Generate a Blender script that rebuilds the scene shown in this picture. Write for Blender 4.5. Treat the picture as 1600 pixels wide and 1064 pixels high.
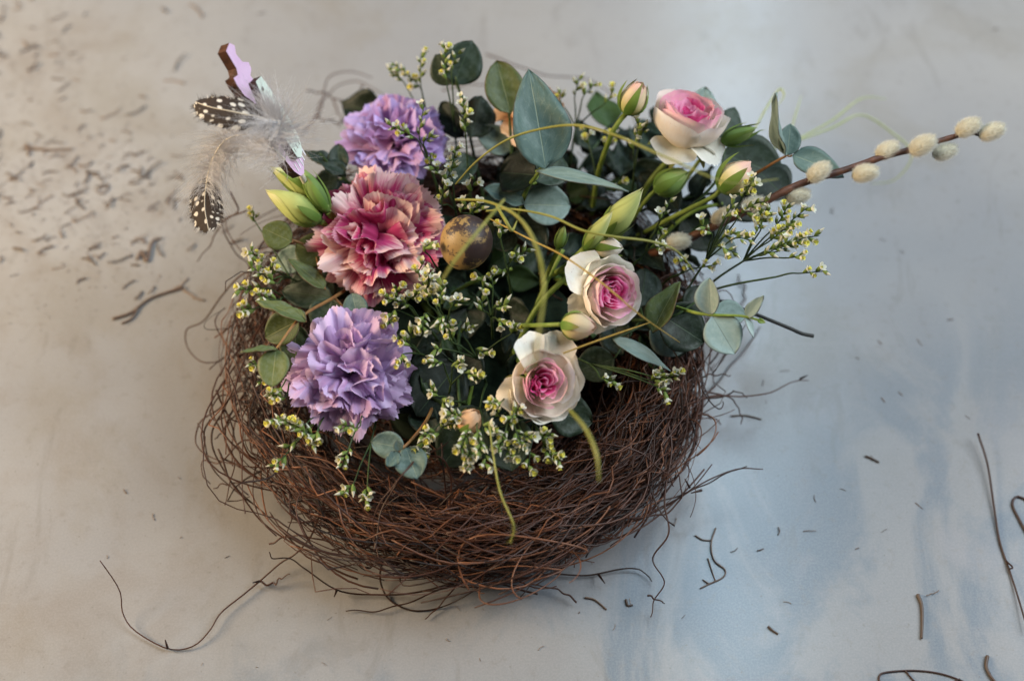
import bpy, math, random
import numpy as np
from mathutils import Vector, Matrix

# ------------------------------------------------------------------ scene, camera, light
for o in list(bpy.data.objects):
    bpy.data.objects.remove(o, do_unlink=True)
S = bpy.context.scene
COL = S.collection
rng = np.random.default_rng(11)
random.seed(5)

TH = math.radians(58.0); DIST = 0.87; LENS = 50.0
CAMP = np.array([0.0, -DIST*math.cos(TH), DIST*math.sin(TH)])
CR = np.array([1.0, 0, 0])                                   # image right
CU = np.array([0, math.sin(TH), math.cos(TH)])               # image up
CC = np.array([0, -math.cos(TH), math.sin(TH)])              # towards the camera
cam = bpy.data.cameras.new('camera'); camo = bpy.data.objects.new('camera', cam); COL.objects.link(camo)
cam.lens = LENS; cam.sensor_width = 36; cam.clip_start = 0.02; cam.clip_end = 50
camo.location = CAMP; camo.rotation_euler = (math.radians(90)-TH, 0, 0)
cam.dof.use_dof = True; cam.dof.focus_distance = 0.765; cam.dof.aperture_fstop = 3.0
S.camera = camo

w = bpy.data.worlds.new('World'); S.world = w; w.use_nodes = True
w.node_tree.nodes['Background'].inputs[0].default_value = (0.80, 0.86, 0.95, 1)
w.node_tree.nodes['Background'].inputs[1].default_value = 0.05

def area(name, loc, target, size, sy, power, col):
    l = bpy.data.lights.new(name, 'AREA'); l.shape = 'RECTANGLE'; l.size = size; l.size_y = sy
    l.energy = power; l.color = col
    o = bpy.data.objects.new(name, l); COL.objects.link(o); o.location = loc
    o.rotation_euler = (Vector(target)-Vector(loc)).to_track_quat('-Z', 'Y').to_euler()
    return o
area('window_light', (1.60, 0.25, 1.60), (0, 0, 0), 1.3, 1.3, 64, (0.86, 0.94, 1.0))
area('sheen_strip', (0.48, 1.30, 1.80), (0.48, 1.30, 0), 0.10, 2.1, 24, (0.62, 0.84, 1.0)).rotation_euler = (0, 0, math.radians(-4.3))  # added strip light, shaped to lay the pale sheen band on the tabletop
area('room_lamp', (-1.15, -0.05, 0.62), (-0.2, 0.0, 0), 0.45, 0.45, 27, (1.0, 0.77, 0.50))

S.render.engine = 'CYCLES'
S.cycles.max_bounces = 6; S.cycles.diffuse_bounces = 2; S.cycles.glossy_bounces = 2; S.cycles.transmission_bounces = 3; S.cycles.transparent_max_bounces = 4
S.view_settings.view_transform = 'Standard'; S.view_settings.look = 'None'
S.view_settings.exposure = -0.16; S.view_settings.gamma = 1.0

# ------------------------------------------------------------------ helpers
def P(px, py, z=0.0):
    """the point of the place at height z that the photograph shows at pixel (px, py)"""
    k = 36.0/LENS/1600.0
    d = -CC + CR*(px-800)*k - CU*(py-532)*k
    t = (z-CAMP[2])/d[2]
    return CAMP + d*t
def pxs(p):
    """metres per pixel at point p"""
    return float(np.dot(CAMP-np.asarray(p), CC))*36.0/LENS/1600.0
def cd(a, b, c):
    v = CR*a + CU*b + CC*c
    return v/np.linalg.norm(v)
def nrm(v):
    v = np.asarray(v, float); n = np.linalg.norm(v)
    return v/n if n > 1e-12 else v
def frame(axis, hint=(0.13, 0.91, 0.3)):
    z = nrm(axis); x = np.cross(np.asarray(hint, float), z)
    if np.linalg.norm(x) < 1e-3: x = np.cross((1, 0, 0), z)
    x = nrm(x); y = np.cross(z, x)
    return np.stack([x, y, z], axis=1)            # columns
def srgb(r, g, b):
    f = lambda c: (c/255/12.92) if c/255 <= 0.04045 else ((c/255+0.055)/1.055)**2.4
    return (f(r), f(g), f(b), 1)

ROOT = {}
def thing(name, loc, label, cat, group=None):
    o = bpy.data.objects.new(name, None); COL.objects.link(o)
    o.empty_display_size = 0.01; o.location = loc; ROOT[o.name] = np.asarray(loc, float)
    o['label'] = label; o['category'] = cat
    if group: o['group'] = group
    return o
def make_mesh(name, V, F, mats, uv=None, midx=None, smooth=True, attr=None):
    me = bpy.data.meshes.new(name)
    me.from_pydata(np.asarray(V, float).tolist(), [], F if isinstance(F, list) else F.tolist())
    for m in (mats if isinstance(mats, (list, tuple)) else [mats]): me.materials.append(m)
    n = len(me.polygons)
    if smooth: me.polygons.foreach_set('use_smooth', [True]*n)
    if midx is not None: me.polygons.foreach_set('material_index', midx)
    if uv is not None:
        ul = me.uv_layers.new(name='UVMap')
        li = np.empty(len(me.loops), dtype=np.int32); me.loops.foreach_get('vertex_index', li)
        ul.data.foreach_set('uv', np.asarray(uv, float)[li].ravel())
    if attr is not None:
        a = me.attributes.new('tint', 'FLOAT', 'POINT'); a.data.foreach_set('value', np.asarray(attr, float))
    me.update()
    return me
def part(name, parent, V, F, mats, uv=None, midx=None, smooth=True, attr=None, solid=0, at=None):
    """one mesh object; V in place coordinates; parent is a thing or a part"""
    V = np.asarray(V, float)
    if at is not None: base = np.asarray(at, float)
    else: base = V.mean(axis=0)
    me = make_mesh(name, V-base, F, mats, uv, midx, smooth, attr)
    o = bpy.data.objects.new(name, me); COL.objects.link(o)
    ROOT[o.name] = base
    pl = ROOT[parent.name] if parent is not None else np.zeros(3)
    o.parent = parent; o.location = base-pl
    if solid:
        m = o.modifiers.new('thickness', 'SOLIDIFY'); m.thickness = solid; m.offset = 0
    return o
def solo(name, V, F, mats, label, cat, group=None, kind=None, at=None, **kw):
    o = part(name, None, V, F, mats, at=at, **kw)
    if label: o['label'] = label
    if cat: o['category'] = cat
    if group: o['group'] = group
    if kind: o['kind'] = kind
    return o

def grid(nu, nv, fn, u0=-1.0, u1=1.0):
    u = np.linspace(u0, u1, nu); v = np.linspace(0, 1, nv)
    U, V = np.meshgrid(u, v)
    X = fn(U, V).reshape(-1, 3)
    i = np.arange(nu*nv).reshape(nv, nu)
    F = np.stack([i[:-1, :-1], i[:-1, 1:], i[1:, 1:], i[1:, :-1]], -1).reshape(-1, 4)
    uv = np.stack([((U-u0)/(u1-u0)).ravel(), V.ravel()], -1)
    return X, F, uv
def spline(pts, n):
    """Catmull-Rom through pts, n samples"""
    p = np.asarray(pts, float)
    if len(p) == 2: p = np.array([p[0], p[0]*.67+p[1]*.33, p[0]*.33+p[1]*.67, p[1]])
    q = np.vstack([2*p[0]-p[1], p, 2*p[-1]-p[-2]])
    t = np.linspace(0, len(p)-1-1e-9, n); i = t.astype(int); f = (t-i)[:, None]
    a, b, c, d = q[i], q[i+1], q[i+2], q[i+3]
    return 0.5*((2*b)+(c-a)*f+(2*a-5*b+4*c-d)*f**2+(3*b-a-3*c+d)*f**3)
def sweep(path, rad, sides=5):
    p = np.asarray(path, float); n = len(p)
    r = np.broadcast_to(np.asarray(rad, float), (n,))
    T = np.gradient(p, axis=0); T /= np.maximum(np.linalg.norm(T, axis=1, keepdims=True), 1e-12)
    N = np.zeros_like(p)
    h = np.array([0.2, 0.3, 0.93]); 
    if abs(np.dot(h, T[0])) > .9: h = np.array([1.0, 0, 0])
    nn = nrm(h-T[0]*np.dot(h, T[0])); N[0] = nn
    for k in range(1, n):
        nn = nn-T[k]*np.dot(nn, T[k]); nn = nn/max(np.linalg.norm(nn), 1e-9); N[k] = nn
    B = np.cross(T, N)
    a = np.linspace(0, 2*np.pi, sides, endpoint=False)
    V = p[:, None, :]+r[:, None, None]*(np.cos(a)[None, :, None]*N[:, None, :]+np.sin(a)[None, :, None]*B[:, None, :])
    V = V.reshape(-1, 3)
    i = np.arange(n*sides).reshape(n, sides); j = np.roll(i, -1, axis=1)
    F = np.stack([i[:-1], j[:-1], j[1:], i[1:]], -1).reshape(-1, 4).tolist()
    F.append(list(range(sides))[::-1]); F.append(list(range((n-1)*sides, n*sides)))
    uv = np.stack([np.tile(np.arange(sides)/sides, n), np.repeat(np.linspace(0, 1, n), sides)], -1)
    return V, F, uv
class Soup:
    """collects pieces of ONE part"""
    def __init__(s): s.V = []; s.F = []; s.U = []; s.M = []; s.A = []; s.n = 0
    def add(s, V, F, uv=None, m=0, a=0.0):
        V = np.asarray(V, float); s.V.append(V)
        F = F if isinstance(F, list) else F.tolist()
        s.F += [[q+s.n for q in f] for f in F]; s.M += [m]*len(F)
        s.U.append(uv if uv is not None else np.zeros((len(V), 2))); s.A.append(np.full(len(V), a)); s.n += len(V)
    def part(s, name, parent, mats, **kw):
        return part(name, parent, np.vstack(s.V), s.F, mats, uv=np.vstack(s.U), midx=s.M, attr=np.concatenate(s.A), **kw)
def pxpath(l, z=None):
    """list of (px,py[,z])"""
    return [P(q[0], q[1], q[2] if len(q) > 2 else z) for q in l]
def smoothnoise(n_terms, lo, hi, amp, g=rng):
    f = g.uniform(lo, hi, n_terms); ph = g.uniform(0, 6.28, n_terms); a = g.normal(0, 1, n_terms)*amp/np.sqrt(n_terms)
    return lambda x: sum(a[k]*np.sin(f[k]*x+ph[k]) for k in range(n_terms))

# ------------------------------------------------------------------ materials
class NT:
    def __init__(s, name):
        s.m = bpy.data.materials.new(name); s.m.use_nodes = True; s.t = s.m.node_tree
        s.t.nodes.clear(); s.out = s.n('ShaderNodeOutputMaterial')
    def n(s, typ, **kw):
        d = s.t.nodes.new(typ)
        for k, v in kw.items(): setattr(d, k, v)
        return d
    def l(s, a, b): s.t.links.new(a, b)
    def put(s, sock, v):
        if hasattr(v, 'is_output') or isinstance(v, bpy.types.NodeSocket): s.l(v, sock)
        else: sock.default_value = v
    def math(s, op, a, b=0.0, c=None, clamp=False):
        d = s.n('ShaderNodeMath', operation=op, use_clamp=clamp)
        s.put(d.inputs[0], a); s.put(d.inputs[1], b)
        if c is not None: s.put(d.inputs[2], c)
        return d.outputs[0]
    def mix(s, f, a, b, mode='MIX'):
        d = s.n('ShaderNodeMix', data_type='RGBA', blend_type=mode)
        s.put(d.inputs[0], f); s.put(d.inputs[6], a); s.put(d.inputs[7], b)
        return d.outputs[2]
    def ramp(s, f, lo, hi):
        d = s.n('ShaderNodeMapRange', interpolation_type='SMOOTHSTEP')
        s.put(d.inputs[0], f); d.inputs[1].default_value = lo; d.inputs[2].default_value = hi
        return d.outputs[0]
    def noise(s, vec, scale, detail=3, rough=.5, dist=0.0):
        d = s.n('ShaderNodeTexNoise'); 
        if vec is not None: s.l(vec, d.inputs['Vector'])
        d.inputs['Scale'].default_value = scale; d.inputs['Detail'].default_value = detail
        d.inputs['Roughness'].default_value = rough; d.inputs['Distortion'].default_value = dist
        return d.outputs[0]
    def mapping(s, vec, scale=(1, 1, 1), loc=(0, 0, 0)):
        d = s.n('ShaderNodeMapping'); s.l(vec, d.inputs[0]); d.inputs[3].default_value = scale; d.inputs[1].default_value = loc
        return d.outputs[0]
    def uv(s):
        if not hasattr(s, '_uv'):
            s._tc = s.n('ShaderNodeTexCoord'); s._uv = s._tc.outputs['UV']
            sp = s.n('ShaderNodeSeparateXYZ'); s.l(s._uv, sp.inputs[0]); s.u, s.v = sp.outputs[0], sp.outputs[1]
            s.obj = s._tc.outputs['Object']
        return s._uv
    def geo(s):
        g = s.n('ShaderNodeNewGeometry'); return g.outputs['Position']
    def rand(s):
        return s.n('ShaderNodeObjectInfo').outputs['Random']
    def finish(s, col, rough=.6, transl=0.0, bump=None, bstr=.3, bdist=.0005, spec=.3, tcol=None, coat=0, sheen=0):
        b = s.n('ShaderNodeBsdfPrincipled'); s.put(b.inputs['Base Color'], col); s.put(b.inputs['Roughness'], rough)
        b.inputs['Specular IOR Level'].default_value = spec; b.inputs['Coat Weight'].default_value = coat
        b.inputs['Sheen Weight'].default_value = sheen
        nl = None
        if bump is not None:
            bp = s.n('ShaderNodeBump'); bp.inputs['Strength'].default_value = bstr; bp.inputs['Distance'].default_value = bdist
            s.l(bump, bp.inputs['Height']); s.l(bp.outputs[0], b.inputs['Normal'])
        if transl:
            tr = s.n('ShaderNodeBsdfTranslucent'); s.put(tr.inputs[0], tcol if tcol is not None else col)
            mx = s.n('ShaderNodeMixShader'); mx.inputs[0].default_value = transl
            s.l(b.outputs[0], mx.inputs[1]); s.l(tr.outputs[0], mx.inputs[2]); s.l(mx.outputs[0], s.out.inputs[0])
        else: s.l(b.outputs[0], s.out.inputs[0])
        return s.m

def petal_mat(name, base, mid, edge, streak=.35, transl=.3, rv=.12, edge_lo=.72, edge_hi=1.0, pale=None, pale_amt=0, bruise=0.0, rvar=.35):
    t = NT(name); uv = t.uv(); r = t.rand()
    c = t.mix(t.ramp(t.v, .05, .6), base, mid)
    st = t.noise(t.mapping(uv, (14, 1.2, 1)), 1.6, 3, .6)
    blot = t.noise(t.mapping(uv, (2.2, 2.0, 1)), 1.5, 3, .6)
    wob = t.math('ADD', t.v, t.math('MULTIPLY', t.math('SUBTRACT', st, .5), .42))
    wob = t.math('ADD', wob, t.math('MULTIPLY', t.math('SUBTRACT', r, .5), rvar))
    c = t.mix(t.ramp(wob, edge_lo, edge_hi), c, edge)
    if pale is not None:
        k = t.math('MULTIPLY', t.ramp(t.math('ADD', t.math('MULTIPLY', r, .75), t.math('MULTIPLY', blot, .5)), .62, .95), pale_amt)
        c = t.mix(k, c, pale)
    c = t.mix(t.math('MULTIPLY', t.ramp(t.math('ADD', t.noise(t.mapping(uv, (5, 5, 1)), 2.3, 4, .7), t.math('MULTIPLY', t.v, .22)), .80, .90), bruise), c, srgb(168, 128, 92))
    d = t.math('ADD', 1-streak*.5, t.math('MULTIPLY', st, streak))
    d = t.math('ADD', d, t.math('MULTIPLY', t.math('SUBTRACT', r, .5), rv*2))
    g = t.n('ShaderNodeCombineColor'); 
    for i in range(3): t.l(d, g.inputs[i])
    c = t.mix(1.0, c, g.outputs[0], 'MULTIPLY')
    fine = t.noise(t.mapping(uv, (40, 4, 1)), 2.0, 2, .6)
    return t.finish(c, .62, transl, bump=fine, bstr=.25, bdist=.0004, spec=.25, sheen=.05)

M = {}
M['carn_pink'] = petal_mat('carnation_pink', srgb(156, 44, 88), srgb(202, 66, 124), srgb(246, 212, 212), .3, .25, pale=srgb(240, 208, 188), pale_amt=.28, edge_lo=.82, edge_hi=1.08, rvar=.22)
M['carn_purple'] = petal_mat('carnation_purple', srgb(176, 132, 184), srgb(204, 166, 212), srgb(222, 196, 230), .3, .30, pale=srgb(214, 192, 230), pale_amt=.5, edge_lo=.7, edge_hi=1.1)
M['carn_mauve'] = petal_mat('carnation_mauve', srgb(166, 114, 162), srgb(194, 146, 192), srgb(204, 178, 226), .3, .30, pale=srgb(196, 178, 230), pale_amt=.55, edge_lo=.7, edge_hi=1.1)
M['rose_in'] = petal_mat('rose_heart', srgb(252, 72, 146), srgb(253, 104, 174), srgb(255, 196, 222), .12, .45, edge_lo=.8, edge_hi=1.08)
M['rose_mid'] = petal_mat('rose_middle', srgb(252, 228, 206), srgb(253, 226, 214), srgb(253, 188, 210), .12, .30, edge_lo=.72, edge_hi=1.05)
M['rose_out'] = petal_mat('rose_cup', srgb(248, 230, 200), srgb(254, 241, 224), srgb(254, 247, 240), .12, .30, rv=.05, bruise=.4)
M['rose_guard'] = petal_mat('rose_guard', srgb(222, 222, 184), srgb(250, 247, 234), srgb(252, 248, 240), .18, .30, pale=srgb(226, 196, 158), pale_amt=.5, bruise=.6)
M['rose_dry'] = petal_mat('rose_peach', srgb(216, 160, 112), srgb(232, 182, 138), srgb(236, 200, 168), .25, .25)
M['bud_lime'] = petal_mat('bud_lime', srgb(132, 152, 66), srgb(196, 204, 126), srgb(224, 222, 168), .25, .2, rv=.05, edge_lo=.8, edge_hi=1.15)
M['bud_cream'] = petal_mat('bud_cream', srgb(196, 196, 120), srgb(238, 212, 172), srgb(236, 190, 172), .25, .25)
M['bud_green'] = petal_mat('bud_green', srgb(84, 112, 48), srgb(122, 148, 78), srgb(146, 160, 96), .25, .12)
M['sepal'] = petal_mat('sepal', srgb(88, 120, 44), srgb(116, 140, 60), srgb(130, 124, 70), .25, .12)

def leaf_mat(name, a, b, rim, vein, bloom=.28):
    t = NT(name); uv = t.uv(); r = t.rand()
    n = t.noise(t.mapping(uv, (3, 3, 1)), 2.0, 4, .6)
    c = t.mix(t.ramp(t.math('ADD', t.math('MULTIPLY', n, .7), t.math('MULTIPLY', r, .5)), .3, .9), a, b)
    au = t.math('ABSOLUTE', t.math('SUBTRACT', t.u, .5))
    midr = t.ramp(au, .018, .004)
    # side veins: lines that leave the midrib obliquely
    ph = t.math('SUBTRACT', t.math('MULTIPLY', t.v, 9.0), t.math('MULTIPLY', au, 6.5))
    nn = t.noise(t.mapping(uv, (5, 5, 1)), 2, 2)
    ph = t.math('ADD', ph, t.math('MULTIPLY', nn, 1.3))
    fr = t.math('ABSOLUTE', t.math('SUBTRACT', t.math('FRACT', ph), .5))
    side = t.ramp(fr, .05, .0)
    vn = t.math('MAXIMUM', midr, t.math('MULTIPLY', side, .35))
    c = t.mix(t.math('MULTIPLY', vn, .55), c, vein)
    c = t.mix(t.math('MULTIPLY', t.ramp(au, .475, .5), .7), c, rim)
    sp = t.noise(t.mapping(uv, (30, 30, 1)), 2.5, 2, .7)
    c = t.mix(t.math('MULTIPLY', t.ramp(sp, .66, .76), .45), c, rim)
    wx = t.noise(t.mapping(uv, (2.3, 3.1, 1)), 2.2, 5, .65, .5)
    c = t.mix(t.math('MULTIPLY', t.ramp(t.math('ADD', wx, t.math('MULTIPLY', r, .12)), .50, .72), bloom), c, srgb(150, 166, 160))
    g = t.n('ShaderNodeNewGeometry')
    bl = t.mix(.35, c, srgb(150, 166, 150))
    c = t.mix(g.outputs['Backfacing'], c, bl)
    hb = t.math('ADD', t.math('MULTIPLY', vn, -.8), t.math('MULTIPLY', n, .3))
    return t.finish(c, .5, .10, bump=hb, bstr=.5, bdist=.0004, spec=.30)
M['euc_teal'] = leaf_mat('eucalyptus_teal', srgb(88, 110, 102), srgb(128, 146, 138), srgb(70, 60, 58), srgb(168, 178, 150))
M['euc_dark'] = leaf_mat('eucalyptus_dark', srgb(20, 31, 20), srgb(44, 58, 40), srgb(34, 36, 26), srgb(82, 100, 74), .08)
M['leaf_green'] = leaf_mat('narrow_green_leaf', srgb(34, 52, 22), srgb(62, 84, 42), srgb(40, 50, 28), srgb(98, 118, 70), .04)
M['euc_olive'] = leaf_mat('eucalyptus_olive', srgb(62, 74, 38), srgb(98, 108, 60), srgb(98, 66, 46), srgb(150, 152, 104), .12)
M['euc_pale'] = leaf_mat('eucalyptus_pale', srgb(138, 160, 156), srgb(176, 190, 184), srgb(62, 50, 56), srgb(92, 110, 108))

def plain(name, a, b, scale=60, rough=.6, transl=0, spec=.3, bstr=.3, bdist=.0006, coat=0):
    t = NT(name); t.uv(); n = t.noise(t.obj, scale, 4, .6)
    return t.finish(t.mix(t.ramp(n, .3, .7), a, b), rough, transl, bump=n, bstr=bstr, bdist=bdist, spec=spec, coat=coat)
M['stem_green'] = plain('stem_green', srgb(104, 126, 50), srgb(138, 154, 74), 120, .5, .05)
M['stem_dark'] = plain('stem_dark', srgb(44, 62, 36), srgb(66, 84, 46), 150, .5)
M['stem_red'] = plain('stem_red', srgb(124, 84, 52), srgb(148, 112, 66), 150, .5)
M['strand'] = plain('grass_strand', srgb(150, 150, 70), srgb(176, 172, 96), 80, .5, .3)
M['strand_gold'] = plain('grass_gold', srgb(170, 138, 62), srgb(190, 160, 84), 80, .5, .2)
M['strand_pale'] = plain('grass_pale', srgb(196, 204, 150), srgb(206, 210, 168), 80, .6, .4)
M['willow'] = plain('willow_bark', srgb(70, 44, 34), srgb(116, 74, 52), 160, .45, 0, .4, .5)
M['black_stem'] = plain('black_stem', srgb(34, 36, 36), srgb(52, 52, 50), 160, .5)
M['foam'] = plain('foam', srgb(24, 34, 26), srgb(36, 46, 34), 300, .95, 0, .1)
M['fl_green'] = plain('floret_green', srgb(96, 120, 50), srgb(138, 154, 80), 300, .6, .15)
M['fl_white'] = plain('floret_white', srgb(224, 220, 198), srgb(238, 235, 220), 300, .6, .3)
M['fl_yellow'] = plain('floret_yellow', srgb(224, 216, 84), srgb(236, 230, 140), 300, .6, .3)
M['down'] = plain('down', srgb(198, 196, 198), srgb(228, 227, 230), 30, .8, .5, .1)
M['shaft'] = plain('feather_shaft', srgb(200, 190, 172), srgb(222, 214, 200), 60, .5)
M['ply_edge'] = plain('burnt_plywood_edge', srgb(58, 34, 22), srgb(96, 62, 44), 240, .7)
M['ply_pink'] = plain('pink_paint', srgb(214, 176, 206), srgb(222, 188, 214), 60, .45, 0, .4, .1)
M['ply_green'] = plain('pale_green_paint', srgb(208, 218, 204), srgb(216, 226, 212), 60, .5, 0, .4, .1)
M['ply_white'] = plain('white_paint', srgb(232, 226, 232), srgb(240, 236, 240), 60, .5)
M['ink'] = plain('ink', srgb(60, 62, 52), srgb(80, 82, 70), 60, .7)

def twig_mat(name, a, b, c):
    t = NT(name)
    at = t.n('ShaderNodeAttribute', attribute_name='tint').outputs['Fac']
    n = t.noise(t.mapping(t.geo(), (1, 1, 1)), 220, 3, .6)
    k = t.math('ADD', t.math('MULTIPLY', at, .8), t.math('MULTIPLY', n, .3))
    col = t.mix(t.ramp(k, .1, .65), a, b); col = t.mix(t.ramp(k, .7, 1.05), col, c)
    return t.finish(col, .48, 0, bump=n, bstr=.5, bdist=.0004, spec=.45)
M['twig'] = twig_mat('nest_twig', srgb(30, 18, 13), srgb(74, 42, 28), srgb(142, 92, 62))
M['crumb'] = twig_mat('crumb_twig', srgb(72, 58, 50), srgb(112, 92, 78), srgb(142, 122, 106))

# egg
t = NT('quail_egg'); t.uv()
n1 = t.noise(t.obj, 120, 8, .72, .3); n2 = t.noise(t.obj, 420, 4, .7); n3 = t.noise(t.obj, 34, 2, .5)
sp_ = t.n('ShaderNodeSeparateXYZ'); t.l(t.obj, sp_.inputs[0])
k = t.math('ADD', t.math('MULTIPLY', n1, .8), t.math('MULTIPLY', n2, .28))
k = t.math('ADD', k, t.math('MULTIPLY', n3, .35))
k = t.math('ADD', k, t.math('MULTIPLY', sp_.outputs[0], 6.0)); k = t.math('ADD', k, t.math('MULTIPLY', sp_.outputs[1], 4.0))
base = t.mix(n2, srgb(140, 110, 62), srgb(172, 142, 92))
c = t.mix(t.ramp(k, .66, .72), base, srgb(58, 42, 40)); c = t.mix(t.ramp(n2, .62, .70), c, srgb(52, 38, 34))
M['egg'] = t.finish(c, .5, 0, bump=n2, bstr=.15, bdist=.0003, spec=.5)

# guinea fowl vane: white spots on near black
t = NT('spotted_vane'); uv = t.uv()
vo = t.n('ShaderNodeTexVoronoi', feature='F1'); vo.inputs['Scale'].default_value = 1.0; vo.inputs['Randomness'].default_value = .45
t.l(t.mapping(uv, (4.2, 7.5, 1)), vo.inputs['Vector'])
k = t.ramp(vo.outputs['Distance'], .36, .27)
barb = t.noise(t.mapping(uv, (3, 90, 1)), 1.5, 2)
c = t.mix(k, t.mix(barb, srgb(42, 36, 34), srgb(82, 72, 66)), t.mix(barb, srgb(216, 210, 200), srgb(238, 234, 228)))
M['vane'] = t.finish(c, .7, .15, bump=barb, bstr=.4, bdist=.0003, spec=.15)

# catkin
t = NT('catkin_fur'); t.uv()
n = t.noise(t.obj, 400, 2)
M['fur'] = t.finish(t.mix(n, srgb(236, 230, 212), srgb(248, 246, 238)), .8, .35, spec=.15, sheen=.2)
t = NT('catkin_core'); t.uv()
n = t.noise(t.obj, 500, 2)
M['fur_core'] = t.finish(t.mix(n, srgb(200, 190, 160), srgb(224, 216, 194)), .9, 0, bump=n, bstr=.6, bdist=.001, spec=.1)

# painted tabletop
t = NT('painted_board'); g = t.geo()
sx = t.n('ShaderNodeSeparateXYZ'); t.l(g, sx.inputs[0]); X, Y = sx.outputs[0], sx.outputs[1]
big = t.noise(g, 3.2, 4, .55); mid = t.noise(g, 9, 5, .6, .4); fine = t.noise(g, 140, 3, .6); grit = t.noise(g, 900, 2, .6)
stroke = t.noise(t.mapping(g, (9, 4.6, 1), (.3, .1, 0)), 1.7, 6, .62, .8)
c = t.mix(t.ramp(big, .3, .7), srgb(139, 138, 140), srgb(154, 151, 149))
c = t.mix(t.math('MULTIPLY', t.ramp(mid, .47, .66), .45), c, srgb(132, 125, 115))
# stains of dust on the left
dust = t.math('MULTIPLY', t.ramp(X, -.02, -.26), t.ramp(t.noise(g, 14, 5, .65, .6), .46, .72))
c = t.mix(t.math('MULTIPLY', dust, .35), c, srgb(120, 106, 92))
# blue paint on the right and in front
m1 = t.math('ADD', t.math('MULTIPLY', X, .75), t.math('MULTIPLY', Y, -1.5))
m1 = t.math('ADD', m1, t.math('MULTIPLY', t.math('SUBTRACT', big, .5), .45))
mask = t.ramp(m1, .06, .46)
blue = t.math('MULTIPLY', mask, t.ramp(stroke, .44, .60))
c = t.mix(t.math('MULTIPLY', mask, .42), c, srgb(108, 117, 127))  # blue wash painted darker, also offsetting the stronger light on the right
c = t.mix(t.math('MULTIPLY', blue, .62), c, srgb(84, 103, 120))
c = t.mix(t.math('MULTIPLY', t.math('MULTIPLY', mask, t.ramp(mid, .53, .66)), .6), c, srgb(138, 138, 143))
c = t.mix(t.math('MULTIPLY', t.ramp(fine, .56, .72), .28), c, srgb(122, 116, 112))
c = t.mix(t.math('MULTIPLY', t.ramp(grit, .35, .70), .14), c, srgb(180, 176, 172))
smear = t.noise(t.mapping(g, (14, 5, 1)), 2.4, 6, .7, 1.2)
c = t.mix(t.math('MULTIPLY', t.ramp(smear, .57, .68), .22), c, srgb(112, 106, 100))
hgt = t.math('ADD', t.math('MULTIPLY', mid, .6), t.math('ADD', t.math('MULTIPLY', fine, .10), t.math('MULTIPLY', grit, .012)))
scr = t.noise(t.mapping(g, (2.5, 40, 1)), 3.0, 4, .65)
c = t.mix(t.math('MULTIPLY', t.ramp(scr, .58, .70), .10), c, srgb(160, 158, 156))
spk = t.noise(g, 420, 1, .5)
c = t.mix(t.math('MULTIPLY', t.ramp(spk, .72, .78), .35), c, srgb(104, 96, 90))
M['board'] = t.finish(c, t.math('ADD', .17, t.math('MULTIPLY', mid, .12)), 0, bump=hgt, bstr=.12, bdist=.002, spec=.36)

# ------------------------------------------------------------------ tabletop
def tbl(U, V): return np.stack([U*1.1, -0.75+V*1.9, U*0], -1)
X_, F_, uv_ = grid(2, 2, tbl)
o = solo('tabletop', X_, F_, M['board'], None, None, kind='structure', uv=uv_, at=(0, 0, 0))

# ------------------------------------------------------------------ nest
NC = P(738, 598, 0)
nest = thing('twig_nest', NC, 'round brown nest of loosely woven thin twigs holding the flowers', 'nest')
def strand(kind, g=rng, loose=True):
    ph0 = g.uniform(0, 6.283)
    if kind == 'ring':
        span = g.uniform(.5, 2.6); n = int(14+span*12)
        a = g.uniform(0, 6.283); q = math.sqrt(g.uniform(.25, 1.0))
        r0 = .117+.020*q*math.cos(a); z0 = .027+.023*q*math.sin(a)
        if g.random() < .22:                                  # floor and inner slope of the bowl
            k = g.random(); r0 = .045+.066*k; z0 = .006+.028*k**2.2
        t = np.linspace(0, 1, n); ph = ph0+span*t
        r = r0+smoothnoise(3, 2, 9, .007, g)(span*t)+g.normal(0, .009)*(t-.5)*span
        z = z0+smoothnoise(3, 2, 9, .007, g)(span*t)+g.normal(0, .010)*(t-.5)*span
        if g.random() < .35:
            r = r+.004*np.sin(ph*g.uniform(14, 34)+g.uniform(0, 6)); z = z+.004*np.sin(ph*g.uniform(14, 34)+g.uniform(0, 6))
    elif kind == 'curl':
        n = 26; t = np.linspace(0, 1, n); k = g.uniform(2, 6.5); R = g.uniform(.006, .022)
        c0 = .117+g.normal(0, .011); ph = ph0+R/c0*np.sin(k*t+g.uniform(0, 6))+g.normal(0, .28)*t
        r = c0+R*np.cos(k*t+g.uniform(0, 6))*.8+g.normal(0, .012)*t; z = .028+g.normal(0, .013)+R*.6*np.sin(k*t*g.uniform(.6, 1.2)+g.uniform(0, 6))
    else:                                                     # stray end leaving the outside of the wall
        n = 22; t = np.linspace(0, 1, n); s = g.choice([-1, 1])
        ph = ph0+s*(.25*t+.25*t*t)*g.uniform(.6, 1.6); r = .124+.012*g.random()+.026*t**2*g.uniform(-.2, 1.1)+smoothnoise(2, 3, 8, .004, g)(t)
        z = g.uniform(.006, .055)+smoothnoise(2, 2, 6, .008, g)(t)
    # the wall stands a little wider and looser on the left and in front
    z = np.maximum(z, .0012); r = r*(1+.045*np.cos(ph-3.5))*(.76+.24*np.clip(z/.036, 0, 1)**.7)
    if loose and math.cos(ph[len(ph)//2]-3.45) > .30 and g.random() < .80: return strand(kind, g, loose)
    return np.stack([NC[0]+r*np.cos(ph), NC[1]+r*np.sin(ph), z], -1)
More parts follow.
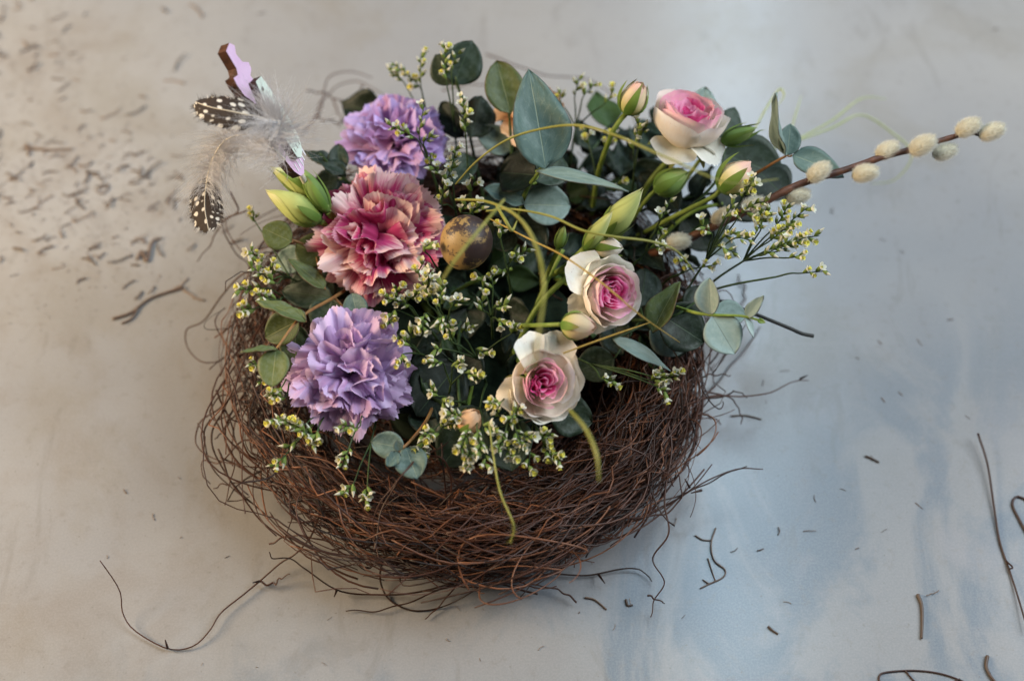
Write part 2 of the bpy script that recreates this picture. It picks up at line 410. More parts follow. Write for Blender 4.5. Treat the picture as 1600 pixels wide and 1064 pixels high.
for k in range(270):
    kd = 'ring' if k % 10 < 6 else ('curl' if k % 10 < 8 else 'stray')
    p = strand(kd); n = len(p); rad = rng.uniform(.00040, .00085)*np.linspace(1, .5, n)*(1+.25*np.maximum(0, np.sin(np.linspace(0, rng.uniform(12, 40), n)))**8)
    V, F, uv = sweep(p, rad, 5)
    part('twig', nest, V, F, M['twig'], uv=uv, attr=np.full(len(V), rng.random()))
sp = Soup()
for k in range(2500):
    u = rng.random(); p = strand('ring' if u < .70 else ('curl' if u < .95 else 'stray'))
    V, F, uv = sweep(p, rng.uniform(.00026, .00060)*np.linspace(1, rng.uniform(.5, 1), len(p)), 4); sp.add(V, F, uv, 0, rng.random())
o = sp.part('woven_twigs', nest, M['twig']); o['kind'] = 'stuff'

def twig_paths(name, parent, paths, rad=.0006, mat='twig', n=48, tint=.3, tip=.5):
    for l in paths:
        p = spline(pxpath(l), n) if len(l[0]) < 4 else spline(l, n)
        jit = np.stack([smoothnoise(3, 2, 9, .0005)(np.linspace(0, 3, n)) for _ in range(3)], -1); p = p+jit
        p[:, 2] = np.maximum(p[:, 2], .0009)
        V, F, uv = sweep(p, rad*np.linspace(1, tip, n), 6)
        part(name, parent, V, F, M[mat], uv=uv, attr=np.full(len(V), tint+rng.uniform(-.15, .25)))
# long ends that stick out of the nest, each followed from the photograph
A = .02
twig_paths('twig', nest, [
 [(500, 800, .03), (487, 838, .02), (462, 866, .012), (438, 879, .008), (407, 906, .004), (380, 930, .003), (345, 958, .003), (325, 985, .003), (298, 1010, .002), (262, 1014, .002), (214, 985, .003), (194, 955, .006), (186, 921, .014), (154, 876, .03)],
 [(405, 908, .004), (424, 913, .004), (437, 905, .006), (452, 896, .010)],
 [(760, 880, .02), (700, 912, .012), (640, 928, .006), (590, 928, .004), (528, 922, .005), (478, 889, .01), (455, 874, .012), (426, 873, .014), (419, 862, .018)],
 [(780, 860, .03), (720, 905, .012), (650, 936, .005), (595, 953, .003), (540, 954, .002)],
 [(610, 850, .02), (594, 895, .006), (600, 925, .002), (622, 945, .001), (652, 955, .001), (700, 943, .003), (750, 918, .01), (800, 870, .02)],
 [(770, 850, .03), (728, 895, .01), (700, 930, .004), (678, 955, .002), (664, 967, .002)],
 [(780, 910, .012), (840, 899, .006), (920, 897, .003), (985, 888, .003), (1008, 895, .003), (1018, 909, .003)],
 [(1045, 660, .05), (1046, 720, .045), (1040, 790, .04), (1042, 838, .034), (1022, 875, .026), (1036, 912, .018), (1022, 940, .012), (1015, 963, .008)],
 [(1012, 930, .016), (1027, 937, .014), (1040, 943, .012)],
 [(900, 830, .03), (960, 818, .03), (1030, 795, .028), (1085, 762, .03), (1140, 736, .03), (1191, 732, .03)],
 [(930, 805, .03), (1000, 792, .03), (1060, 775, .028), (1110, 752, .03), (1166, 727, .034)],
 [(940, 812, .034), (1000, 807, .033), (1040, 803, .032), (1062, 780, .034), (1064, 755, .038), (1057, 734, .04)],
 [(1060, 640, .05), (1110, 618, .035), (1160, 620, .025), (1200, 614, .02), (1235, 598, .018), (1264, 594, .016)],
 [(1080, 625, .04), (1130, 618, .03), (1150, 612, .028), (1168, 620, .022)],
 [(1100, 610, .03), (1140, 622, .022), (1155, 640, .018), (1160, 663, .015)],
 [(1070, 590, .04), (1105, 587, .034), (1142, 585, .03)],
 [(1060, 650, .03), (1095, 648, .016), (1112, 652, .01), (1128, 663, .006)],
 [(1085, 690, .004), (1100, 625, .003), (1135, 580, .002), (1165, 545, .002), (1188, 508, .002)],
 [(1150, 430, .003), (1163, 450, .002), (1160, 475, .002), (1140, 490, .004)],
 [(400, 420, .05), (372, 432, .04), (345, 462, .03), (318, 502, .02), (292, 516, .014), (290, 540, .012), (308, 560, .012), (330, 567, .014), (352, 556, .018), (362, 500, .03), (382, 430, .05)],
 [(430, 690, .04), (380, 690, .03), (345, 722, .02), (318, 718, .016), (316, 742, .014), (328, 756, .012)],
 [(440, 640, .05), (380, 610, .04), (340, 640, .03), (312, 662, .02), (306, 690, .02), (330, 715, .02), (375, 728, .03), (430, 730, .03)],
 [(400, 640, .04), (352, 618, .03), (330, 638, .03), (334, 655, .03), (356, 650, .03), (372, 618, .04)],
 [(420, 760, .03), (380, 753, .02), (352, 757, .016), (333, 763, .014)],
 [(430, 720, .03), (370, 760, .02), (358, 783, .016), (392, 776, .02)],
 [(337, 610, .04), (360, 660, .03), (380, 730, .02)], [(375, 640, .03), (350, 670, .024), (336, 688, .02)],
 [(345, 715, .02), (400, 745, .02), (470, 800, .02), (540, 870, .012), (580, 890, .006)],
 [(520, 860, .01), (545, 850, .012), (570, 858, .012)], [(395, 325, .06), (350, 345, .05), (330, 380, .04), (308, 408, .03)],
 [(360, 300, .07), (372, 330, .06), (352, 350, .05), (380, 400, .05)], [(345, 320, .06), (352, 370, .05), (392, 420, .04)],
 [(470, 210, .03), (498, 180, .03), (505, 145, .03), (516, 120, .03), (545, 112, .03), (580, 121, .03)],
 [(480, 142, .03), (505, 146, .03), (535, 158, .03), (580, 162, .03)], [(567, 132, .03), (553, 170, .03), (530, 200, .03)],
 [(495, 183, .03), (525, 193, .03), (545, 178, .03), (575, 160, .03)], [(520, 155, .02), (530, 180, .02), (545, 200, .02)],
 [(480, 205, .02), (500, 165, .016), (520, 140, .014), (560, 128, .014), (600, 150, .02)],
 [(760, 85, .02), (800, 100, .02), (850, 118, .02), (920, 125, .02), (975, 165, .02), (1010, 220, .03)],
 [(690, 140, .02), (730, 133, .02), (780, 130, .02)],
 [(640, 720, .07), (690, 715, .075), (705, 760, .065), (702, 800, .05), (690, 850, .04), (660, 880, .03)],
 [(690, 690, .08), (694, 740, .07), (700, 790, .056), (722, 850, .04), (735, 890, .03), (745, 910, .02)],
 [(585, 860, .05), (600, 790, .06), (640, 730, .075), (700, 690, .08)], [(680, 640, .05), (640, 730, .08), (590, 790, .07), (585, 850, .05)],
 [(900, 690, .06), (980, 700, .06), (1030, 730, .05), (1055, 760, .04)],
 [(900, 940, .004), (870, 920, .006), (800, 912, .01)],
 [(350, 640, .04), (330, 680, .03), (352, 740, .02), (410, 800, .016), (470, 850, .012), (560, 890, .006)], [(340, 700, .03), (372, 770, .02), (430, 830, .012), (520, 880, .008), (600, 905, .006)], [(330, 655, .03), (318, 690, .02), (340, 742, .016), (400, 790, .014)], [(560, 905, .006), (500, 880, .01), (455, 845, .012), (420, 800, .02)], [(420, 850, .012), (450, 838, .016), (500, 842, .02), (560, 870, .014)], [(365, 600, .05), (345, 660, .04), (365, 720, .03), (350, 790, .016)], [(840, 928, .004), (780, 912, .006), (740, 905, .01)],
 [(940, 690, .06), (985, 645, .06), (1010, 620, .06), (1050, 560, .06)]])
# knots and stubs on the long ends
for (x, y, z, dx, dy) in [(262, 1013, .003, -4, -14), (405, 908, .004, -10, 2), (526, 922, .006, -4, 10), (1250, 592, .018, 12, -6), (1096, 766, .03, -16, 4), (1078, 762, .03, -8, -14), (935, 897, .004, 10, 14)]:
    a = P(x, y, z); b = P(x+dx, y+dy, z+.004); V, F, uv = sweep(spline([a, (a+b)/2, b], 6), [.0008, .0007, .0006, .0005, .0004, .0003], 6)
    part('twig_stub', nest, V, F, M['twig'], uv=uv, attr=np.full(len(V), .2))

# unseen dark foam block, added so the gaps under the flowers stay dark
fm = NC+np.array([0, .002, 0])
def foamf(U, V):
    a = U*math.pi; r = .062*np.minimum(1, np.where(V < .45, V/.45, 1)*1.0)*(1-.12*np.maximum(0, V-.45)); zz = np.where(V < .45, .046, .046-(V-.45)/.55*.042)
    r = r*(1+.03*np.sin(5*a)); return np.stack([fm[0]+r*np.cos(a), fm[1]+r*np.sin(a), zz+.002*np.sin(9*a)*V], -1)
V, F, uv = grid(49, 14, foamf)
solo('dark_foam_filler', V, F, M['foam'], 'unseen dark foam block added inside the nest to darken the gaps under the flowers', 'foam', uv=uv)

# ------------------------------------------------------------------ leaves
def leaf_geo(B, T, wd, face, curl=.08, cup=.12, shape='round', twist=0, wave=.03, n=(9, 13)):
    B = np.asarray(B); T = np.asarray(T); ax = T-B; L = np.linalg.norm(ax); ax = ax/L
    f = nrm(face); sd = nrm(np.cross(ax, f)); nm = np.cross(sd, ax)
    wv = smoothnoise(2, 3, 8, wave*L)
    def fn(U, V):
        if shape == 'round': h = np.sin(np.pi*np.clip(V, 0, 1)**.92)**.62*(1-.10*V)
        elif shape == 'egg': h = np.sin(np.pi*np.clip(V, 0, 1)**.72)**.78*(1-.12*V)+.0
        else: h = np.sin(np.pi*np.clip(V, 0, 1)**.70)**.95*(1-.15*V)
        h = h*wd/2
        tw = twist*V
        s = sd*np.cos(tw)[..., None]+nm*np.sin(tw)[..., None]; m = nm*np.cos(tw)[..., None]-sd*np.sin(tw)[..., None]
        off = curl*L*(V*V-V*.9)*-1+cup*np.abs(U)**1.6*h*2+wv(V*2+U)*np.abs(U)
        return B+ax*(V*L)[..., None]+s*(U*h)[..., None]+m*off[..., None]
    return grid(n[0], n[1], fn)
def px_leaf(parent, b, tp, wpx, zb, zt, mat, face=(0, .15, 1), curl=.08, cup=.15, shape='round', twist=0):
    B = P(b[0], b[1], zb); T = P(tp[0], tp[1], zt)
    V, F, uv = leaf_geo(B, T, wpx*pxs((B+T)/2), cd(*face), curl, cup, shape, twist)
    return part('leaf', parent, V, F, M[mat], uv=uv, solid=.00045)
def branch(label, stems, leaves, mat='stem_red', rad=.0011, group='eucalyptus branches tucked into the nest', name='eucalyptus_branch'):
    base = P(*stems[0][0]); t = thing(name, base, label, 'branch', group)
    s = Soup()
    for l in stems:
        pth = spline(pxpath(l), 20); V, F, uv = sweep(pth, np.linspace(rad, rad*.6, 20), 7); s.add(V, F, uv)
    for lf in leaves:   # short petioles, joining each blade to the nearest point of a stem
        B = P(lf[0][0], lf[0][1], lf[3]); best = min((np.linalg.norm(q-B), tuple(q)) for l in stems for q in spline(pxpath(l), 20))
        if .001 < best[0] < .06:
            V, F, uv = sweep(spline([np.array(best[1]), (np.array(best[1])+B)/2+np.array([0, 0, -.001]), B], 7), rad*.55, 6); s.add(V, F, uv)
    s.part('stem', t, M[mat])
    for lf in leaves: px_leaf(t, *lf)
    return t
# (base, tip, width px, z base, z tip, material, facing, curl, cup, shape)
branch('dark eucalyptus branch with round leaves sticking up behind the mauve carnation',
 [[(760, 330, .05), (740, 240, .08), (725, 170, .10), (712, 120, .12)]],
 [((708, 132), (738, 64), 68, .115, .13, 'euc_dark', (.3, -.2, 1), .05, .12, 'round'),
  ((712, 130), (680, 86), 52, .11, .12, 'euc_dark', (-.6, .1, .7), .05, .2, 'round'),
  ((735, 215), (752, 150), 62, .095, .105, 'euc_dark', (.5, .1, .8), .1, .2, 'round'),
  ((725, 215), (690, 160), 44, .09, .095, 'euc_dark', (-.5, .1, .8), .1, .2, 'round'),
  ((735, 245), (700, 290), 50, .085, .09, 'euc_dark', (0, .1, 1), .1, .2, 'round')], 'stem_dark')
branch('grey green eucalyptus branch whose fan shaped leaf stands beside the hidden peach rose',
 [[(800, 340, .05), (800, 260, .08), (797, 200, .10), (795, 175, .11)]],
 [((798, 178), (776, 95), 66, .11, .128, 'euc_olive', (.1, -.1, 1), .1, .2, 'round'),
  ((800, 235), (745, 200), 46, .085, .095, 'euc_teal', (-.3, .1, 1), .1, .2, 'round'),
  ((802, 230), (870, 215), 52, .085, .095, 'euc_dark', (.2, .1, 1), .1, .2, 'round')], 'stem_dark')
branch('eucalyptus branch with one big pointed teal leaf standing upright in the middle',
 [[(800, 400, .06), (818, 310, .10), (838, 275, .125), (850, 258, .14)]],
 [((852, 264), (826, 108), 98, .143, .175, 'euc_teal', (.35, -.1, 1), .14, .16, 'egg', .25),
  ((838, 268), (982, 299), 40, .142, .150, 'euc_teal', (.05, .75, .55), .10, .12, 'lance'),
  ((840, 275), (782, 270), 78, .118, .105, 'euc_dark', (-.2, .2, 1), .1, .2, 'round'),
  ((838, 285), (880, 245), 62, .115, .11, 'euc_dark', (.4, .2, 1), .1, .2, 'round'),
  ((818, 320), (756, 295), 40, .10, .105, 'euc_teal', (-.1, .6, .8), .1, .25, 'round'),
  ((818, 320), (892, 322), 72, .10, .095, 'euc_teal', (.2, .1, 1), .1, .15, 'round'),
  ((812, 335), (850, 392), 54, .09, .085, 'euc_dark', (.2, .1, 1), .1, .2, 'round'),
  ((808, 365), (770, 385), 46, .085, .08, 'euc_dark', (-.2, .1, 1), .1, .2, 'round')], 'stem_green', .0015)
branch('slender eucalyptus tip with a curled pointed leaf right of the upright rose',
 [[(1130, 300, .07), (1180, 272, .10), (1210, 254, .115), (1230, 243, .12)]],
 [((1229, 243), (1211, 146), 30, .12, .15, 'euc_teal', (-.9, 0, .5), .20, .35, 'lance'),
  ((1230, 243), (1235, 194), 40, .12, .130, 'euc_teal', (.2, -.1, 1), .05, .12, 'round'),
  ((1238, 243), (1319, 277), 52, .12, .116, 'euc_teal', (-.1, .4, .9), .16, .12, 'egg'),
  ((1185, 268), (1228, 310), 78, .09, .085, 'euc_dark', (.3, .1, 1), .1, .1, 'round')], 'stem_red')
branch('eucalyptus branch with broad dark leaves below the upright rose',
 [[(1000, 380, .06), (1070, 330, .08), (1120, 280, .095), (1135, 215, .10)]],
 [((1128, 240), (1222, 275), 96, .095, .085, 'euc_dark', (.1, .1, 1), .08, .1, 'round'),
  ((1120, 285), (1200, 335), 84, .09, .075, 'euc_dark', (.1, .1, 1), .08, .1, 'round'),
  ((1090, 215), (1102, 136), 56, .10, .115, 'euc_teal', (.1, -.1, 1), .05, .1, 'round'),
  ((1130, 225), (1148, 168), 44, .10, .105, 'euc_dark', (.3, .1, 1), .05, .1, 'round'),
  ((1060, 330), (1000, 270), 66, .075, .08, 'euc_dark', (-.2, .1, 1), .1, .1, 'round'),
  ((1065, 340), (1110, 390), 64, .07, .06, 'euc_dark', (.2, .1, 1), .1, .1, 'round'),
  ((1090, 350), (1150, 402), 60, .055, .045, 'euc_pale', (.2, .1, 1), .1, .1, 'egg')], 'stem_dark')
branch('pale blue eucalyptus tip with veined round leaves over the right rim of the nest',
 [[(1030, 470, .07), (1080, 487, .10), (1112, 492, .11), (1160, 494, .113), (1188, 501, .114)]],
 [((1111, 492), (1108, 434), 44, .11, .122, 'euc_pale', (-.5, .1, .8), .10, .30, 'round'),
  ((1113, 494), (1148, 553), 66, .11, .102, 'euc_pale', (.1, -.1, 1), .04, .08, 'round'),
  ((1116, 488), (1166, 492), 46, .109, .106, 'euc_teal', (.1, .3, .9), .04, .08, 'round'),
  ((1166, 495), (1194, 462), 22, .113, .125, 'euc_pale', (-.3, .2, .9), .05, .15, 'egg'),
  ((1165, 496), (1177, 527), 15, .113, .110, 'euc_pale', (.5, .1, .8), .05, .2, 'egg'),
  ((1184, 500), (1196, 504), 8, .114, .114, 'bud_green', (0, 0, 1), .05, .3, 'egg')], 'stem_green', .0010)
branch('dark eucalyptus branch with large drooping leaves between the roses and the right rim',
 [[(960, 500, .05), (1010, 500, .07), (1050, 495, .085), (1090, 470, .09)]],
 [((1020, 520), (1062, 440), 52, .088, .10, 'euc_olive', (-.6, .2, .8), .12, .25, 'egg'),
  ((1030, 490), (1100, 535), 84, .085, .07, 'euc_dark', (.1, .1, 1), .1, .12, 'round'),
  ((1020, 500), (1070, 550), 74, .075, .06, 'euc_teal', (.1, .1, 1), .1, .12, 'round'),
  ((1070, 490), (1105, 450), 50, .08, .08, 'euc_dark', (.2, .1, 1), .1, .12, 'round'),
  ((958, 530), (1048, 579), 32, .082, .07, 'euc_teal', (.1, .6, .7), .12, .12, 'lance'),
  ((1000, 480), (1010, 420), 60, .075, .075, 'euc_dark', (.1, .1, 1), .1, .12, 'round'),
  ((960, 560), (900, 580), 60, .065, .06, 'euc_dark', (.1, .1, 1), .1, .12, 'round')], 'stem_dark')
branch('olive eucalyptus branch with reddish stem and round leaves left of the lavender carnation',
 [[(560, 440, .06), (520, 466, .085), (470, 496, .10), (432, 545, .105)]],
 [((478, 502), (400, 470), 32, .102, .105, 'euc_olive', (.1, .7, .6), .14, .15, 'egg'),
  ((468, 500), (414, 528), 56, .10, .092, 'euc_olive', (-.1, .1, 1), .08, .15, 'round'),
  ((432, 545), (424, 605), 54, .105, .10, 'euc_olive', (-.1, 0, 1), .05, .08, 'round'),
  ((433, 546), (376, 550), 18, .105, .11, 'euc_olive', (0, .8, .5), .12, .15, 'egg'),
  ((462, 506), (462, 580), 52, .095, .08, 'euc_olive', (.1, .1, 1), .05, .08, 'round'),
  ((520, 466), (500, 520), 60, .082, .072, 'euc_dark', (0, .1, 1), .05, .1, 'round'),
  ((520, 466), (440, 455), 50, .08, .075, 'euc_dark', (0, .2, 1), .05, .1, 'round'),
  ((560, 500), (550, 458), 42, .08, .085, 'euc_teal', (0, .1, 1), .05, .1, 'round')], 'stem_red')
branch('dark olive eucalyptus branch with a coin shaped leaf left of the pink carnation',
 [[(560, 400, .05), (510, 400, .075), (470, 380, .09), (446, 372, .095)]],
 [((456, 378), (410, 356), 50, .095, .1, 'euc_olive', (-.1, 0, 1), .03, .05, 'round'),
  ((510, 402), (462, 382), 62, .083, .085, 'euc_olive', (.1, 0, 1), .03, .08, 'round'),
  ((508, 452), (450, 404), 34, .085, .09, 'euc_olive', (.3, .5, .6), .1, .1, 'egg'),
  ((480, 400), (430, 412), 48, .08, .072, 'euc_teal', (0, .1, 1), .05, .1, 'round'),
  ((500, 430), (455, 450), 50, .07, .062, 'euc_dark', (0, .1, 1), .05, .1, 'round'),
  ((520, 440), (480, 478), 50, .07, .065, 'euc_dark', (0, .1, 1), .05, .1, 'round')], 'stem_red')
branch('dark eucalyptus branch with small leaves between the wooden pick and the mauve carnation',
 [[(590, 320, .05), (550, 290, .075), (520, 262, .09), (500, 240, .10)]],
 [((540, 275), (476, 236), 34, .09, .098, 'euc_dark', (.1, .6, .7), .1, .15, 'egg'),
  ((530, 270), (528, 225), 34, .09, .096, 'euc_dark', (.1, .1, 1), .1, .15, 'round'),
  ((530, 280), (490, 290), 40, .08, .08, 'euc_dark', (0, .1, 1), .05, .1, 'round'),
  ((545, 285), (515, 315), 46, .075, .075, 'euc_dark', (0, .1, 1), .05, .1, 'round')], 'stem_dark')
branch('grey eucalyptus tip hanging over the front rim of the nest',
 [[(690, 590, .05), (670, 650, .07), (640, 690, .08), (620, 705, .082)]],
 [((632, 700), (580, 690), 46, .08, .078, 'euc_teal', (-.1, .1, 1), .05, .1, 'round'),
  ((634, 698), (652, 748), 56, .08, .075, 'euc_teal', (.1, -.1, 1), .05, .1, 'round'),
  ((624, 706), (604, 728), 24, .082, .08, 'euc_teal', (0, 0, 1), .05, .1, 'round'),
  ((624, 704), (620, 688), 16, .083, .088, 'euc_teal', (0, 0, 1), .05, .1, 'round')], 'stem_red')
branch('shadowed eucalyptus branch with wide leaves below the lavender carnation and the front rose',
 [[(720, 500, .05), (715, 560, .065), (720, 640, .075), (740, 690, .075)]],
 [((715, 570), (650, 650), 100, .072, .066, 'euc_dark', (0, .1, 1), .05, .1, 'round'),
  ((715, 560), (748, 600), 66, .07, .07, 'euc_dark', (0, .1, 1), .05, .1, 'round'),
  ((700, 560), (642, 580), 62, .07, .07, 'euc_dark', (0, .1, 1), .05, .1, 'round'),
  ((760, 640), (690, 728), 96, .075, .062, 'euc_dark', (0, .1, 1), .05, .1, 'round'),
  ((780, 650), (800, 736), 92, .07, .062, 'euc_dark', (.1, 0, 1), .05, .1, 'round'),
  ((860, 640), (925, 660), 70, .07, .06, 'euc_dark', (.1, 0, 1), .05, .1, 'round')], 'stem_dark')
# dark filler leaves added to deepen the shade between the flowers: one low branch in each direction from the middle
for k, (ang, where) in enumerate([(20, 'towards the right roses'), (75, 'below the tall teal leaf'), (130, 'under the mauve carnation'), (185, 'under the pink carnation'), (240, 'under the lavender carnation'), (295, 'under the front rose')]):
    a = math.radians(ang); c0 = P(760, 440, .05)
    def q(r, s=0, z=.055): return P(760+math.cos(a+s)*r*1.12, 440-math.sin(a+s)*r*.9, z)
    t = thing('eucalyptus_branch', c0, 'added dark eucalyptus sprig lying low '+where, 'branch', 'eucalyptus branches tucked into the nest')
    st = spline([q(10, 0, .048), q(90, .05, .056), q(170, 0, .06), q(215, -.05, .058)], 16); V, F, uv = sweep(st, np.linspace(.0012, .0008, 16), 6)
    part('stem', t, V, F, M['stem_dark'], uv=uv)
    for j in range(7):
        r0 = 30+26*j; s = (.35 if j % 2 else -.35); B = q(r0, 0, .055+.0015*j); T = q(r0+48, s*60/(r0+60)*1.6, .057+rng.uniform(-.006, .006))
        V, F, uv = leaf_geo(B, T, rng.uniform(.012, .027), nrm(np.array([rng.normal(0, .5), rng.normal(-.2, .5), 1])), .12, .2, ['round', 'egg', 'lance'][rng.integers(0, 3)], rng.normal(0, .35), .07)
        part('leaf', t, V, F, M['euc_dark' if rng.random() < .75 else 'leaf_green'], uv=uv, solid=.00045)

for (cx, cy, ang, z0, where) in [(900, 330, 40, .066, 'behind the large lime bud'), (930, 400, 10, .064, 'between the lime buds and the right rim'), (900, 480, -25, .062, 'behind the right turned rose'), (840, 300, 95, .064, 'behind the tall teal leaf'), (1000, 330, 15, .07, 'under the slanting cream bud'), (880, 310, 60, .062, 'at the back behind the arched bud stem'), (965, 320, 55, .064, 'at the back left of the upright rose'), (640, 300, 110, .062, 'between the pink and mauve carnations'), (700, 520, 250, .060, 'right of the lavender carnation')]:
    a = math.radians(ang)
    def q(r, s=0., z=.06): return P(cx+math.cos(a+s)*r, cy-math.sin(a+s)*r*.9, z)
    t = thing('eucalyptus_branch', q(0, 0, z0-.012), 'shaded eucalyptus sprig tucked '+where, 'branch', 'eucalyptus branches tucked into the nest')
    st = spline([q(0, 0, z0-.012), q(60, .05, z0-.003), q(120, 0, z0), q(160, -.05, z0-.002)], 14); V, F, uv = sweep(st, np.linspace(.0012, .0008, 14), 6)
    part('stem', t, V, F, M['stem_dark'], uv=uv)
    for j in range(6):
        r0 = 10+26*j; s_ = (.5 if j % 2 else -.5); B = q(r0, 0, z0-.004+.001*j); T = q(r0+50, s_*60/(r0+70)*1.8, z0+rng.uniform(-.006, .006))
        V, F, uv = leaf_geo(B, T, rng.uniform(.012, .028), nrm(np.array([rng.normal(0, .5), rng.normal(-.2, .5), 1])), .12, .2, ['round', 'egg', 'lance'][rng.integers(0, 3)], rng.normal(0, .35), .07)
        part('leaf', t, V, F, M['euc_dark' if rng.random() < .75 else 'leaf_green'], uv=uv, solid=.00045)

# ------------------------------------------------------------------ stems shared by builders
def stem_part(t, pts, rad, mat, tip=.9):
    V, F, uv = sweep(spline(pts, 22), np.linspace(rad, rad*tip, 22), 8)
    return part('stem', t, V, F, M[mat], uv=uv)
def calyx(t, M3, loc, r, h, mat):
    def fn(U, V):
        a = U*np.pi; rr = r*(.25+.75*np.sin(np.clip(V, 0, 1)*1.9)); L = np.stack([rr*np.cos(a), rr*np.sin(a), -h+V*h], -1)
        return L@M3.T+loc
    V, F, uv = grid(13, 7, fn); return part('calyx', t, V, F, M[mat], uv=uv)

# ------------------------------------------------------------------ carnations
def carnation(label, px, py, z, Rpx, axis, mat, N=52, flat=.62, seed=1, spin=0., stretch=1.0):
    g = np.random.default_rng(seed)
    C = P(px, py, z); R = Rpx*pxs(C); M3 = frame(axis, CU); ax = M3[:, 2]
    root_pt = NC+np.array([(C-NC)[0]*.45, (C-NC)[1]*.45, .045])
    t = thing('carnation', root_pt, label, 'carnation', 'carnations in the nest')
    stem_part(t, [root_pt, (root_pt+C)/2-ax*R*.4, C-ax*R*.9], .0021, 'stem_green')
    calyx(t, M3, C-ax*R*.35, R*.2, R*.7, 'bud_green')
    for i in range(N):
        tt = (i+.5)/N; az = i*2.39996+spin+g.normal(0, .22)
        al = math.radians(10+92*tt**.70)+g.normal(0, .05)
        Rr = g.uniform(.90, 1.07)*(1 if tt > .25 else .95)
        end = np.array([math.sin(al)*Rr, math.cos(al)*flat*Rr-.06])
        p0 = np.array([.02, -.62]); p1 = np.array([.03+.20*tt+.10*(1-tt), .22-.34*tt+g.normal(0, .05)])
        W = g.uniform(.34, .50)*(.80+.35*tt); fold = g.normal(0, .28)*(1.3-tt*1.0); 
        r1 = smoothnoise(3, 2.4, 5.2, .14*(1.1-.35*tt), g); r2 = smoothnoise(4, 6, 11, .045, g); r3 = smoothnoise(7, 26, 70, .015, g); lean = g.normal(0, .22)
        e1 = smoothnoise(2, 2, 5, .06, g); roll = g.normal(.10, .10)
        jx, jy = (g.normal(0, .15, 2) if tt < .6 else g.normal(0, .05, 2))
        if tt < .45: az = g.uniform(0, 6.283)
        ca, sa = math.cos(az), math.sin(az)
        er = np.array([ca, sa, 0]); et = np.array([-sa, ca, 0]); ez = np.array([0, 0, 1.0])
        def fn(U, V):
            ve = V*(1-.26*np.abs(U)**3+e1(U)*V)+(r3(U)*V**3)
            b0 = (1-ve)**2; b1 = 2*ve*(1-ve); b2 = ve**2
            rho = b0*p0[0]+b1*p1[0]+b2*end[0]; zt = b0*p0[1]+b1*p1[1]+b2*end[1]
            dr = 2*(1-ve)*(p1[0]-p0[0])+2*ve*(end[0]-p1[0]); dz = 2*(1-ve)*(p1[1]-p0[1])+2*ve*(end[1]-p1[1])
            ln = np.sqrt(dr*dr+dz*dz)+1e-9; nr, nz = -dz/ln, dr/ln
            hw = W*(.10+.90*np.clip(V, 0, 1)**1.1)
            amp = np.clip(V, 0, 1)**2.2
            off = amp*(r1(U*1.0)+r2(U)*V)+fold*hw*U*U*.8-roll*V**4
            s = U*hw*(1-.22*abs(fold)*U*U)
            s = s+lean*V*V*.3
            L = er*(rho+nr*off)[..., None]+ez*(zt+nz*off)[..., None]+et*s[..., None]
            jv = np.clip(V*1.6, 0, 1); L[..., 0] += jx*jv; L[..., 1] += jy*jv
            return (L*R)@M3.T+C
        V, F, uv = grid(39, 13, fn)
        part('petal', t, V, F, M[mat], uv=uv)
    return t
carnation('dusty pink carnation with cream edged petals beside the speckled egg', 594, 370, .092, 97, cd(.02, .10, 1), 'carn_pink', 92, .66, 3)
carnation('large lavender carnation at the front left of the nest', 547, 580, .080, 88, cd(.05, .05, 1), 'carn_purple', 96, .62, 7)
carnation('mauve carnation at the back of the nest above the pink one', 617, 212, .090, 78, cd(-.05, .62, .8), 'carn_mauve', 84, .60, 13)

# ------------------------------------------------------------------ roses
def petal_cup(g, M3, C, R, r, az, span, H, flare, tuck=.06, inner=.3, nu=17, nv=11, ruff=.03, drop=.35, zoff=0.):
    wv = smoothnoise(3, 2, 6, ruff, g); e2 = smoothnoise(4, 10, 30, .010, g); e1 = smoothnoise(2, 2, 5, .03, g)
    def fn(U, V):
        th = az+U*span/2*(.45+.55*np.sin(np.clip(V*1.5, 0, 1)*np.pi/2))
        ve = V*(1-drop*np.abs(U)**3+e1(U)+e2(U)*V**2)
        rho = r*(inner+(1-inner)*np.sin(np.clip(ve*1.35, 0, 1)*np.pi/2))+tuck*U+flare*np.clip(ve-.55, 0, 1)**2*3.0+wv(U*2)*V**2
        zt = zoff+H*ve-np.maximum(0, flare)*np.clip(ve-.75, 0, 1)**2*4.5*H
        L = np.stack([rho*np.cos(th), rho*np.sin(th), zt], -1)
        return (L*R)@M3.T+C
    return grid(nu, nv, fn)
def petal_guard(g, M3, C, R, az, length, width, rise, drop, ruff=.05, roll=.25, start=.22, zoff=.10):
    wv = smoothnoise(3, 2, 5, ruff, g); e2 = smoothnoise(4, 12, 30, .012, g); e1 = smoothnoise(2, 2, 5, .05, g); lean = g.normal(0, .1)
    ca, sa = math.cos(az), math.sin(az); er = np.array([ca, sa, 0]); et = np.array([-sa, ca, 0])
    def fn(U, V):
        ve = V*(1-.22*np.abs(U)**2.5+e1(U)*V+e2(U)*V**2)
        rho = start+length*ve-roll*np.clip(ve-.72, 0, 1)**2*2.2; zt = zoff+rise*np.sin(np.clip(ve, 0, 1.2)*2.1)-drop*ve**2+wv(U*1.3)*V**1.5
        hw = width*(.30+.70*np.sin(np.clip(V*1.25, 0, 1.2)*np.pi/2.4)); zt = zt+.30*hw*np.abs(U)**2-roll*.8*np.clip(ve-.75, 0, 1)**2*3
        L = er*rho[..., None]+et*(U*hw+lean*V)[..., None]; L[..., 2] += zt
        return (L*R)@M3.T+C
    return grid(17, 11, fn)
